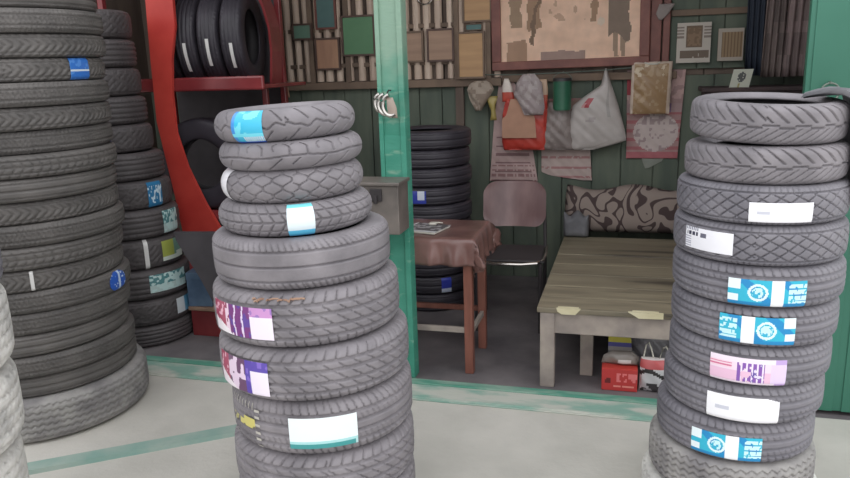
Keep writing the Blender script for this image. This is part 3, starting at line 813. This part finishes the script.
def p_card(u, v):
    if math.hypot((u-.5)*1.1, v-.62) < .24 and vn(u*16+0, v*14) > .25: return (96,98,98)
    if .42 < u < .5 and v < .3: return (170,160,110)
    return (204,206,192)
tag(sheet('picture_card', [(1.495,1.72,1.835),(1.37,1.695,1.81)], p_card, M['sheet'], loc=(0,1.58,0), nu=20, nv=16), 'small white card with a dark drawing standing above the right stack', 'card')
def p_wrap(u, v):
    n = vn(u*14+0, v*16)
    if u < .06 or u > .92 or v > .95: return (200,180,164)
    if v > .72 and n > .6: return (206,188,160)
    return (160,128,92) if n > .3 else (176,148,114)
def p_poster(u, v):
    if v > .62: 
        if u < .22 and .72 < v < .9: return (158,62,72)
        return (196,164,160) if vn(u*12+0, v*20) > .4 else (172,142,140)
    if v > .52: return (140,112,146) if .3 < u < .8 else (178,150,150)
    r = math.hypot((u-.55)/.42, (v-.3)/.22)
    if r < 1: return (206,190,186) if vn(u*20+0, v*30) > .3 else (172,152,152)
    if v < .07: return (184,110,116)
    return (176,110,114) if int(v*30) % 3 == 0 else (178,142,140)
tag(sheet('poster', [(1.50,1.08,1.46),(.90,1.09,1.43)], p_poster, M['sheetold'], loc=(0,1.886,0), nu=56, nv=80, wrinkle=.004), 'faded red and white poster under the plastic-wrapped packet', 'poster')
wr = root('wrapped_packet', (1.24, 1.815, 1.21), 0, 'clear-wrapped tan sheet hanging over the top of the red poster', 'packet')
sheet('wrapped_sheet', [(.345,-.13,.13),(0,-.135,.12)], p_wrap, M['plastic'], wr, puff=.02, wrinkle=.005, nu=44, nv=50)
bm = bmesh.new(); tube_bm(bm, [(-.05,-.005,.34),(-.02,-.012,.33),(.03,-.012,.33),(.05,-.005,.34)], .006, 6); from_bm('clip', bm, M['stone'], wr)
tag(sheet('paper_scrap', [(.96,1.18,1.37),(.88,1.2,1.33),(.83,1.22,1.24)], lambda u, v: (142,146,136), M['sheetold'], loc=(0,1.891,0), nu=10, nv=8), 'torn pale scrap of paper below the red poster', 'paper')
tag(sheet('paper_scrap', [(1.92,1.27,1.37),(1.86,1.25,1.33),(1.82,1.27,1.29)], lambda u, v: (150,140,136), M['sheetold'], loc=(0,1.83,0), nu=8, nv=8, wrinkle=.004), 'small pale folded scrap pinned right of the big picture', 'paper')

# ------------------------------------------------------------------ hanging bags
def p_paperA(u, v):
    if v < .5 and .12 < v % .05/.05 and int(v*60) % 5 == 0 and .1 < u < .9: return (150,118,118)
    if v < .16 and int(v*60) % 3 == 0 and hsh(int(u*30), 1) > .4: return (168,130,130)
    return (206,178,174)
def p_paperB(u, v):
    if int(v*34) % 4 == 1 and vn(u*28+0, v*34) > .35: return (176,128,128)
    if v > .72: return (158,132,120)
    return (196,176,170)
tag(sheet('long_paper', [(1.49,.20,.27),(1.40,.19,.33),(1.2,.16,.40),(.73,.12,.475)], p_paperA, M['sheetold'], loc=(0,1.887,0), nu=60, nv=70, wrinkle=.004), 'long pale printed paper hanging behind the red bag', 'paper')
tag(sheet('long_paper', [(1.32,.50,.78),(1.0,.50,.84),(.80,.50,.855),(.775,.56,.855),(.74,.80,.86)], p_paperB, M['sheetold'], loc=(0,1.887,0), nu=60, nv=70, wrinkle=.004), 'torn-edged printed paper hanging below the white bag, right of the red bag', 'paper')
rb = root('shopping_bag', (.385, 1.79, .97), 0, 'red plastic carrier bag with tan card, hanging on the back wall', 'bag')
sheet('bag_body', [(.36,-.125,.165),(.25,-.15,.165),(.06,-.155,.16),(0,-.14,.15)], lambda u, v: (198,68,56) if vn(u*8+0, v*8) > .3 else (186,60,52), M['plastic'], rb, puff=.03, wrinkle=.004)
sheet('handle', [(.50,-.135,-.105),(.44,-.15,-.08),(.34,-.15,-.06)], lambda u, v: (226,214,204) if v > .45 else (196,80,64), M['plastic'], rb, puff=.008, nu=8, nv=12)
sheet('handle', [(.49,.10,.16),(.42,.11,.17),(.33,.10,.165)], lambda u, v: (208,176,150) if v > .3 else (196,96,70), M['plastic'], rb, puff=.008, nu=8, nv=12)
tag(sheet('card_piece', [(.27,-.07,.06),(.16,-.10,.09),(.135,-.13,.10),(0,-.13,.11)], lambda u, v: (190,146,122), M['sheetold'], loc=(.37,1.745,1.06), nu=12, nv=12), 'tan card stuck on the front of the red bag', 'card')
o = sheet('plastic_bag', [(1.50,.39,.47),(1.44,.345,.52),(1.36,.33,.53),(1.27,.38,.54),(1.22,.40,.53)], lambda u, v: (156,142,142) if vn(u*9+0, v*9) > .4 else (172,160,158), M['plastic'], loc=(0,1.72,0), puff=.025, wrinkle=.008)
tag(o, 'small crumpled silver-grey bag hanging over the red bag', 'bag')
o = sheet('plastic_bag', [(1.30,.56,.70),(1.15,.53,.72),(.97,.51,.74)], lambda u, v: (138,126,122) if vn(u*9+0, v*9) > .4 else (150,138,134), M['plastic'], loc=(0,1.80,0), puff=.03, wrinkle=.007)
tag(o, 'grey plastic bag hanging between the red bag and the white bag', 'bag')
o = sheet('crumpled_paper', [(1.46,.04,.12),(1.44,.0,.155),(1.40,-.02,.175),(1.33,.0,.13),(1.25,.04,.08)], lambda u, v: (146,130,116) if vn(u*6+0, v*6) > .45 else (172,158,144), M['sheetold'], loc=(0,1.80,0), puff=.03, wrinkle=.014, nu=14, nv=14)
tag(o, 'crumpled pale paper packet left of the red bag', 'paper')
o = sheet('yellow_bag', [(1.35,.11,.20),(1.29,.13,.18),(1.24,.15,.18),(1.18,.14,.19)], lambda u, v: (172,154,88), M['plastic'], loc=(0,1.82,0), puff=.015, wrinkle=.006, nu=10, nv=10)
tag(o, 'dull yellow plastic wrapper behind the crumpled paper packet', 'wrapper')
wb = root('shopping_bag', (.89, 1.80, .97), 0, 'big white carrier bag with a small red emblem hanging on the back wall', 'bag')
def p_wbag(u, v):
    if .2 < u < .36 and .52 < v < .66: return (168,56,66) if v > .58 or u > .27 else (196,140,140)
    if .3 < u < .5 and abs(v-.34-.1*u) < .02: return (170,160,158)
    if int(u*24) == 18 and v > .4: return (168,162,158)
    k = vn(u*9+v*4, v*3); return (196-14*k, 188-14*k, 184-14*k)
sheet('bag_body', [(.55,.045,.055),(.44,.02,.09),(.36,-.10,.12),(.30,-.17,.14),(.14,-.19,.185),(.06,-.185,.20),(0,-.17,-.02)], p_wbag, M['plastic'], wb, puff=.04, wrinkle=.006, nu=30, nv=34)
# green tin hanging
tn = root('tin_can', (.655, 1.75, 1.25), 0, 'dark green cylindrical tin hanging between the two carrier bags', 'tin')
bm = bmesh.new(); bmesh.ops.create_cone(bm, cap_ends=True, segments=28, radius1=.062, radius2=.062, depth=.20, matrix=Matrix.Translation((0,0,.10)))
bmesh.ops.bevel(bm, geom=[e for e in bm.edges if abs(e.verts[0].co.z-e.verts[1].co.z) < 1e-5], offset=.006, segments=2, affect='EDGES')
from_bm('can_body', bm, M['tin'], tn, smooth=True)
bm = bmesh.new(); bmesh.ops.create_cone(bm, cap_ends=True, segments=28, radius1=.065, radius2=.062, depth=.02, matrix=Matrix.Translation((0,0,.205)))
from_bm('lid', bm, M['dark'], tn, smooth=True)
bm = bmesh.new(); tube_bm(bm, [(.065*math.cos(a), 0, .2+.05*math.sin(a)) for a in [PI*j/12 for j in range(13)]], .003, 6); tube_bm(bm, [(0,0,.25),(0,.06,.256),(0,.11,.25)], .003, 6)
from_bm('bail', bm, M['wirecol'], tn)
bm = bmesh.new(); 
for k in range(2): bx(bm, .22+0*k, 1.12, 1.70, 1.705, 1.50, 1.505)
bm.free()
# wire line the bags hang from
bm = bmesh.new(); tube_bm(bm, [(.10,1.84,1.50),(.3,1.79,1.495),(.65,1.77,1.50),(.95,1.79,1.51),(1.2,1.84,1.525)], .004, 6)
tag(from_bm('wire', bm, M['wirecol'], smooth=True), 'thin wire strung under the big picture carrying the bags', 'wire')
# ring hanging above the brown panels
bm = bmesh.new(); tube_bm(bm, [(-.325+.055*math.cos(a), 1.848, 2.05+.05*math.sin(a)) for a in [2*PI*j/20 for j in range(20)]], .007, 8, closed=True)
tag(from_bm('metal_ring', bm, M['chrome'], smooth=True), 'metal ring hanging at the top edge right of the middle post', 'ring')

# ------------------------------------------------------------------ cloths and cabinet at the right of the back wall
o = sheet('hanging_cloth', [(2.5,1.78,1.90),(1.45,1.80,1.905)], lambda u, v: (46,54,68), M['sheetold'], loc=(0,1.72,0), folds=.015, nu=20, nv=8)
tag(o, 'dark blue cloth hanging left of the pinkish cloth by the shutter', 'cloth')
for k, (a, b, c) in enumerate(((1.91, 2.02, (134,120,116)), (2.035, 2.17, (152,134,132)))):
    o = sheet('hanging_cloth', [(2.5,a,b),(1.44,a-.02,b)], lambda u, v, c=c: tuple(q*(.85 if hsh(int(u*7), int(v*9), k) > .6 else 1) for q in c), M['sheetold'], loc=(0,1.70,0), folds=.018, seed=k*2, nu=24, nv=16)
    tag(o, ('brownish faded cloth hanging beside the dark blue cloth', 'pinkish mottled cloth hanging next to the green shutter')[k], 'cloth')
cb = root('cabinet', (1.83, 1.72, 0), 0, 'dark maroon cabinet behind the top of the right stack', 'cabinet')
bm = bmesh.new(); bx(bm, -.27, .34, -.14, .14, 0, 1.36, .004); from_bm('cabinet_body', bm, M['dkbox'], cb)
bm = bmesh.new(); bx(bm, -.29, .36, -.16, .15, 1.36, 1.385, .004); from_bm('cabinet_top', bm, M['dkbox'], cb)
for s in (-1, 1):
    bm = bmesh.new(); bx(bm, .035+(-.295 if s < 0 else .005), .035+(-.005 if s < 0 else .295), -.155, -.14, .06, 1.32, .004); dd = from_bm('door', bm, M['dkbox'], cb)
    bm = bmesh.new(); bx(bm, .035+s*.04-.008, .035+s*.04+.008, -.175, -.155, .65, .75, .003); from_bm('handle', bm, M['dark'], dd)

# ------------------------------------------------------------------ table, cloth, magazine
tb = root('table', (0, .27, 0), 0, 'reddish brown wooden table beside the middle post under brown vinyl', 'table')
bm = bmesh.new(); bx(bm, -.50, .37, -.22, .22, .70, .728, .004); from_bm('tabletop', bm, M['tabwood'], tb)
bm = bmesh.new(); bx(bm, -.47, .34, -.195, -.175, .60, .70, .003); bx(bm, -.47, .34, .175, .195, .60, .70, .003); bx(bm, .325, .345, -.17, .17, .60, .70, .003); bx(bm, -.475, -.455, -.17, .17, .60, .70, .003); from_bm('apron', bm, M['tabwood'], tb)
for x in (-.46, .315):
    for y in (-.20, .155):
        bm = bmesh.new(); bx(bm, x, x+.045, y, y+.045, 0, .70, .004); from_bm('leg', bm, M['tabwood'], tb)
for y in (-.185, .17):
    bm = bmesh.new(); bx(bm, -.415, .315, y, y+.02, .22, .25, .003); from_bm('stretcher', bm, M['tabwood' if y > 0 else 'benchwood'], tb)
bm = bmesh.new(); bx(bm, .33, .35, -.155, .155, .20, .23, .003); from_bm('stretcher', bm, M['benchwood'], tb)
# vinyl cloth: grid draped over the top
def drape():
    V, F = [], []
    nx, ny = 90, 50; x0, x1, y0, y1 = -.66, .52, -.36, .36
    hx0, hx1, hy = -.505, .375, .225
    for j in range(ny+1):
        for i in range(nx+1):
            u = x0+(x1-x0)*i/nx; v = y0+(y1-y0)*j/ny
            dx = max(0, u-hx1)-max(0, hx0-u); dy = max(0, v-hy)-max(0, -hy-v)
            x = min(max(u, hx0), hx1); y = min(max(v, -hy), hy); ax, ay = abs(dx), abs(dy)
            drop = max(ax, ay) if min(ax, ay) == 0 else math.hypot(ax, ay)*.98
            k = min(1, drop/.1)
            fold = .016*k*math.sin(u*46+1.2)*(1 if ay > 0 else .3) + .014*k*math.sin(v*52)*(1 if ax > 0 else 0)
            if ax > 0 and ay > 0: fold += .03*k*math.sin(math.atan2(ay, ax)*7)
            near = 1 if u > .15 else .35
            nx_ = (1 if dx > 0 else -1 if dx < 0 else 0); ny_ = (1 if dy > 0 else -1 if dy < 0 else 0)
            f = fold*near + .008*min(1, drop/.02)+ .012*k
            x += nx_*abs(f) if nx_ else 0; y += ny_*abs(f) if ny_ else 0
            V.append((x, y, .733-drop + (.0015*math.sin(u*30)*math.sin(v*25) if drop == 0 else 0)))
    for j in range(ny):
        for i in range(nx): a = j*(nx+1)+i; F.append((a, a+1, a+nx+2, a+nx+1))
    me = bpy.data.meshes.new('tablecloth'); me.from_pydata(V, [], F); me.update(); me.polygons.foreach_set('use_smooth', [True]*len(F))
    return me
o = link('tablecloth', drape(), M['vinyl'], loc=(0, .27, 0)); md = o.modifiers.new('s', 'SOLIDIFY'); md.thickness = .003; md.offset = 1
tag(o, 'shiny brown vinyl cloth bunched at the table corner next to the chair', 'tablecloth')
mg = root('magazine', (.085, .22, .738), R_(-12), 'grey printed magazine lying on the brown vinyl tablecloth', 'magazine')
sheet('cover', [(.10,-.10,.10),(-.09,-.10,.10)], lambda u, v: (206,204,206) if (u < .06 or v < .1) else ((92,88,90) if vn(u*9+0, v*9) > .4 else (160,156,158)), M['sheet'], mg, rot=(R_(-90),0,0), loc=(0,0,.010), nu=18, nv=16)
bm = bmesh.new(); bx(bm, -.10, .10, -.10, .09, 0, .008, .002); from_bm('pages', bm, M['stone'], mg)
bm = bmesh.new(); bx(bm, -.03, .01, -.02, .02, 0, .012, .004)
tube_bm(bm, [(.0,0,.008),(.02,.0,.012),(.04,.01,.008)], .004, 6)
tag(from_bm('key_fob', bm, M['stone'], loc=(.12, .28, .752)), 'small pale object lying on the magazine', 'key fob')

# ------------------------------------------------------------------ chair
ch = root('chair', (.43, .92, 0), R_(3), 'metal-framed chair with brown rounded backrest behind the table', 'chair')
bm = bmesh.new(); bx(bm, -.195, .195, -.20, .18, .43, .45, .008)
bmesh.ops.bevel(bm, geom=[e for e in bm.edges if abs(e.verts[0].co.z-e.verts[1].co.z) > .003], offset=.03, segments=3, affect='EDGES'); from_bm('seat', bm, M['dark'], ch)
V, F = [], []
nx, nz = 20, 14
def brow(i, j, off):
    u = -1+2*i/nx; v = -1+2*j/nz
    k = .42; x = u; z = v
    c = 1-.14*max(0, abs(v)-.6)**1.5/.25; d = 1-.14*max(0, abs(u)-.75)**1.5/.125
    return (.198*u*c, .20+.035*(1-u*u)+off+.02*v, .705+.142*v*d)
me_bm = bmesh.new(); gr = [[[me_bm.verts.new(brow(i, j, off)) for i in range(nx+1)] for j in range(nz+1)] for off in (0, .012)]
for s in (0, 1):
    for j in range(nz):
        for i in range(nx):
            g = gr[s]; f = (g[j][i], g[j][i+1], g[j+1][i+1], g[j+1][i]); me_bm.faces.new(f if s == 0 else f[::-1])
for i in range(nx):
    for j in (0, nz): me_bm.faces.new((gr[0][j][i], gr[0][j][i+1], gr[1][j][i+1], gr[1][j][i]))
for j in range(nz):
    for i in (0, nx): me_bm.faces.new((gr[0][j][i], gr[0][j+1][i], gr[1][j+1][i], gr[1][j][i]))
from_bm('backrest', me_bm, M['chairwood'], ch, smooth=True)
bm = bmesh.new(); tube_bm(bm, [(-.205,.2,.44),(-.21,0,.44),(-.2,-.17,.44),(-.17,-.215,.437),(-.08,-.23,.432),(.08,-.23,.432),(.17,-.215,.437),(.2,-.17,.44),(.21,0,.44),(.205,.2,.44)], .010, 8)
o = from_bm('seat_frame', bm, M['chrome'], ch, smooth=True); o['label'] = 'bright steel seat rim'
for s in (-1, 1):
    bm = bmesh.new(); tube_bm(bm, [(s*.19,.19,.0),(s*.195,.19,.44)], .012, 8); from_bm('leg', bm, M['dark'], ch, smooth=True)
    bm = bmesh.new(); tube_bm(bm, [(s*.19,-.2,.0),(s*.19,-.2,.43)], .012, 8); from_bm('leg', bm, M['dark'], ch, smooth=True)
    bm = bmesh.new(); tube_bm(bm, [(s*.195,.19,.44),(s*.19,.215,.62),(s*.178,.235,.80)], .011, 8); from_bm('back_post', bm, M['dark'], ch, smooth=True)

# ------------------------------------------------------------------ bench, cushion and goods beneath
bn = root('bench', (1.25, .745, 0), 0, 'broad olive-brown plank bench with worn pale front edge', 'bench')
bm = bmesh.new(); y = .04; rnd = random.Random(9)
while y < 1.55:
    w_ = min(rnd.choice((.15,.19,.22)), 1.56-y)
    bx(bm, -.55, .55, y-.8+.002, y+w_-.8-.002, .392, .418+rnd.uniform(-.001,.001), .004); y += w_
from_bm('plank_top', bm, M['benchtop'], bn)
bm = bmesh.new(); bx(bm, -.53, .53, .055-.8, .08-.8, .285, .392, .004); bx(bm, -.53, -.505, .09-.8, 1.5-.8, .30, .392, .003); bx(bm, .505, .53, .09-.8, 1.5-.8, .30, .392, .003); from_bm('apron', bm, M['benchwood'], bn)
for x in (-.535, .465):
    for y in (.045, 1.45):
        bm = bmesh.new(); bx(bm, x, x+.07, y-.8, y+.06-.8, 0, .392, .004); from_bm('leg', bm, M['benchwood'], bn)
bm = bmesh.new(); bx(bm, -.35, -.285, .22-.8, .27-.8, 0, .39, .004); o = from_bm('leg', bm, M['benchwood'], bn)
for q, a, b in (([(-.455,.421),(-.34,.421),(-.35,.409),(-.365,.392),(-.43,.392),(-.45,.405)], -.45, -.35), ([(-.12,.421),(.04,.421),(.04,.395),(-.07,.392),(-.09,.405)], -.10, .02)):
    bm = bmesh.new(); prism(bm, q, .034-.8, .05-.8); bx(bm, a, b, .036-.8, .07-.8, .4185, .4205)
    o = from_bm('worn_edge', bm, M['rawwood'], bn); o['label'] = 'bare pale wood worn on the front edge'
bm = bmesh.new()                                          # cushion
g = bmesh.ops.create_grid(bm, x_segments=30, y_segments=16, size=1)
bm.free()
def cushion(w, h, d):
    bm = bmesh.new(); nx, nz = 36, 20; G2 = []
    for s in (1, -1):
        rows = []
        for j in range(nz+1):
            r = []
            for i in range(nx+1):
                u, v = -1+2*i/nx, -1+2*j/nz
                e = (max(0, 1-u**6)*max(0, 1-v**4))**.5
                sag = .02*math.sin(u*5+1)*(v+1)/2
                r.append(bm.verts.new((w/2*u*(1-.03*v*v), -s*d/2*e, h/2*(v+1)+sag)))
            rows.append(r)
        G2.append(rows)
        for j in range(nz):
            for i in range(nx):
                f = (rows[j][i], rows[j][i+1], rows[j+1][i+1], rows[j+1][i]); bm.faces.new(f)
    bmesh.ops.remove_doubles(bm, verts=bm.verts, dist=1e-4)
    return bm
o = from_bm('cushion', cushion(.84, .31, .16), M['floral'], loc=(1.11, 1.66, .42), rot=(R_(-8),0,0), smooth=True, ang=80)
tag(o, 'grey and dark brown floral cushion propped along the back of the bench', 'cushion')
o = from_bm('folded_cloth', cushion(.17, .16, .12), M['clothgrey'], loc=(.78, 1.50, .42), smooth=True, ang=80)
tag(o, 'grey folded cloth at the left end of the floral cushion', 'cloth')
cr = root('carton', (1.10, .07, 0), R_(0), 'small red printed carton on the floor under the bench', 'carton')
def p_redbox(u, v):
    if v < .8 and .4 < v and u > .4 and vn(u*24+0, v*6) > .4: return (222,120,120)
    if u < .3 and math.hypot((u-.17)*2, v-.45) < .16: return (110,40,40)
    if .35 < u < .9 and .15 < v < .28 and hsh(int(u*24), 2) > .3: return (224,140,130)
    return (190,60,58)
bm = bmesh.new(); bx(bm, -.085, .085, -.055, .065, 0, .115, .002); from_bm('box_body', bm, M['redpaint'], cr)
sheet('printed_front', [(.112,-.083,.083),(.003,-.083,.083)], p_redbox, M['sheet'], cr, loc=(0,-.058,0), nu=24, nv=12)
o = sheet('clear_wrapper', [(.065,-.04,.06),(.04,-.08,.09),(0,-.09,.09)], lambda u, v: (216,212,210) if .45 < u < .8 and .2 < v < .5 else (140,132,126), M['plastic'], loc=(1.10,.08,.118), puff=.03, wrinkle=.008, nu=14, nv=10)
tag(o, 'crumpled grey wrapper lying on the red carton', 'wrapper')
wbx = root('carrier_bag', (1.255, .05, 0), R_(0), 'small white carrier bag with red and black print under the bench', 'bag')
def p_wb(u, v):
    if .72 < v: return (196,92,94) if v < .95 else (214,206,204)
    if abs(v-.55-.1*math.sin(u*5)) < .06: return (54,50,52)
    if v < .3 and vn(u*10+0, v*12) > .5: return (70,66,68)
    return (212,210,212)
sheet('bag_body', [(.175,-.055,.07),(.14,-.06,.075),(.0,-.062,.07)], p_wb, M['plastic'], wbx, puff=.035, wrinkle=.004)
for s, rows in ((0, [(-.045,.17),(-.035,.235),(-.022,.25),(-.01,.22),(.002,.17)]), (1, [(.03,.17),(.045,.225),(.058,.235),(.068,.21),(.07,.17)])):
    bm = bmesh.new(); tube_bm(bm, [(x, 0, z) for x, z in rows], .008, 6, flat=.5); o = from_bm('handle', bm, M['stone'], wbx, smooth=True)
o = sheet('plastic_bag', [(.27,-.12,.10),(.2,-.17,.16),(.1,-.18,.18),(0,-.17,.17)], lambda u, v: (138,136,140) if vn(u*9+0, v*9) > .4 else (158,156,160), M['plastic'], loc=(1.22,.36,0), puff=.1, wrinkle=.018)
tag(o, 'crumpled grey plastic bag under the bench behind the red carton', 'bag')
pk = root('packet', (1.10, .20, .0), R_(0), 'small yellow and blue packet under the bench above the red carton', 'packet')
bm = bmesh.new(); bx(bm, -.06, .05, -.03, .03, 0, .165, .003); from_bm('carton_support', bm, M['greybag'], pk).name = 'packet_body'
sheet('packet_front', [(.225,-.06,.05),(.15,-.06,.055)], lambda u, v: (206,196,84) if v > .6 else (96,94,158) if v > .25 else (170,164,160), M['sheet'], pk, loc=(0,-.034,0), nu=14, nv=10)

# ------------------------------------------------------------------ odds and ends
bm = bmesh.new(); bmesh.ops.create_icosphere(bm, subdivisions=3, radius=1)
for v in bm.verts:
    n = 1+.18*math.sin(v.co.x*4+1)*math.cos(v.co.y*5)+.08*math.sin(v.co.z*9)
    v.co = Vector((v.co.x*.035*n, v.co.y*.03*n, max(v.co.z*.026*n, -.02)+.02))
tag(from_bm('stone', bm, M['stone'], loc=(.10, -.33, 0), smooth=True), 'pale stone on the ground beside the centre stack', 'stone')
bm = bmesh.new(); tube_bm(bm, [(1.89+.035*math.cos(a), -.075, 1.43+.035*math.sin(a)) for a in [2*PI*j/24 for j in range(24)]], .004, 8, closed=True)
tube_bm(bm, [(1.89,-.05,1.468),(1.89,-.085,1.466)], .005, 6)
tag(from_bm('wire_loop', bm, M['wirecol'], smooth=True), 'wire loop hanging on the green shutter above the right stack', 'ring')
# grey cloth over the top tyre of the right stack, spilling down its right side
def drape_cloth():
    bm = bmesh.new(); n = 26; m_ = 10
    c = Vector((1.53, -.89)); rows = []
    prof = [(.10,1.455),(.14,1.462),(.18,1.466),(.215,1.464),(.243,1.45),(.258,1.42),(.262,1.38),(.265,1.33),(.268,1.27),(.27,1.20),(.275,1.14)]
    for s, off in ((0, 0.004), (1, .014)):
        R2 = []
        for k, (r, z) in enumerate(prof):
            rr = []
            for j in range(m_+1):
                a = R_(-42+58*j/m_ + k*1.5)
                w_ = .005*math.sin(j*1.9+k*.6)
                rr.append(bm.verts.new((c.x+(r+off+(w_ if k > 4 else 0))*math.cos(a), c.y+(r+off+(w_ if k > 4 else 0))*math.sin(a), z+(off if k < 5 else 0)+(w_ if k <= 4 else 0))))
            R2.append(rr)
        rows.append(R2)
        for k in range(len(prof)-1):
            for j in range(m_): bm.faces.new((R2[k][j], R2[k][j+1], R2[k+1][j+1], R2[k+1][j]))
    for k in range(len(prof)-1):
        for j in (0, m_): bm.faces.new((rows[0][k][j], rows[1][k][j], rows[1][k+1][j], rows[0][k+1][j]))
    for j in range(m_):
        for k in (0, len(prof)-1): bm.faces.new((rows[0][k][j], rows[1][k][j], rows[1][k][j+1], rows[0][k][j+1]))
    return bm
tag(from_bm('grey_cloth', drape_cloth(), M['clothgrey'], smooth=True, ang=70), 'grey cloth draped over the right side of the topmost right-hand tyre', 'cloth')
bm = bmesh.new(); tube_bm(bm, [(1.34,.9,1.06),(1.30,.88,.98),(1.28,.86,.88),(1.29,.84,.78),(1.30,.82,.5)], .004, 6)
bm.free()

# ------------------------------------------------------------------ camera
P, RO = R_(13.5), R_(1.9)
rot0 = Matrix.Rotation(HEAD, 3, 'Z')
fwd = rot0 @ Vector((0, math.cos(P), -math.sin(P))); r0 = rot0 @ Vector((1, 0, 0)); u0 = r0.cross(fwd)
r1 = math.cos(RO)*r0 - math.sin(RO)*u0; u1 = math.sin(RO)*r0 + math.cos(RO)*u0
cd = bpy.data.cameras.new('camera'); cam = bpy.data.objects.new('camera', cd); COL.objects.link(cam)
mw = Matrix((r1, u1, -fwd)).transposed().to_4x4(); mw.translation = CAM
cam.matrix_world = mw; cd.sensor_width = 36; cd.lens = 736/850*36; cd.clip_start = .05
SC.camera = cam

# ------------------------------------------------------------------ light: overcast daylight from the street
wd = bpy.data.worlds.new('sky'); SC.world = wd; wd.use_nodes = True
nt = wd.node_tree; bg = nt.nodes['Background']
tc = nt.nodes.new('ShaderNodeTexCoord'); sx = nt.nodes.new('ShaderNodeSeparateXYZ'); nt.links.new(tc.outputs['Generated'], sx.inputs[0])
rp = nt.nodes.new('ShaderNodeValToRGB'); e = rp.color_ramp.elements
e[0].position = 0; e[0].color = (.80, .80, .82, 1); e[1].position = .8; e[1].color = (1.0, 1.02, 1.06, 1)
nt.links.new(sx.outputs[2], rp.inputs[0]); nt.links.new(rp.outputs[0], bg.inputs['Color'])
bg.inputs['Strength'].default_value = 1.25
sl = bpy.data.lights.new('sun', 'SUN'); sl.energy = .5; sl.angle = R_(90); sl.color = (1, .99, .97)
so = bpy.data.objects.new('sun', sl); COL.objects.link(so); so.rotation_euler = (R_(42), 0, R_(20))
vs_ = SC.view_settings; SC.display_settings.display_device = 'sRGB'
vs_.view_transform = 'Standard'; vs_.look = 'None'; vs_.gamma = 1; vs_.use_curve_mapping = False; vs_.exposure = .27
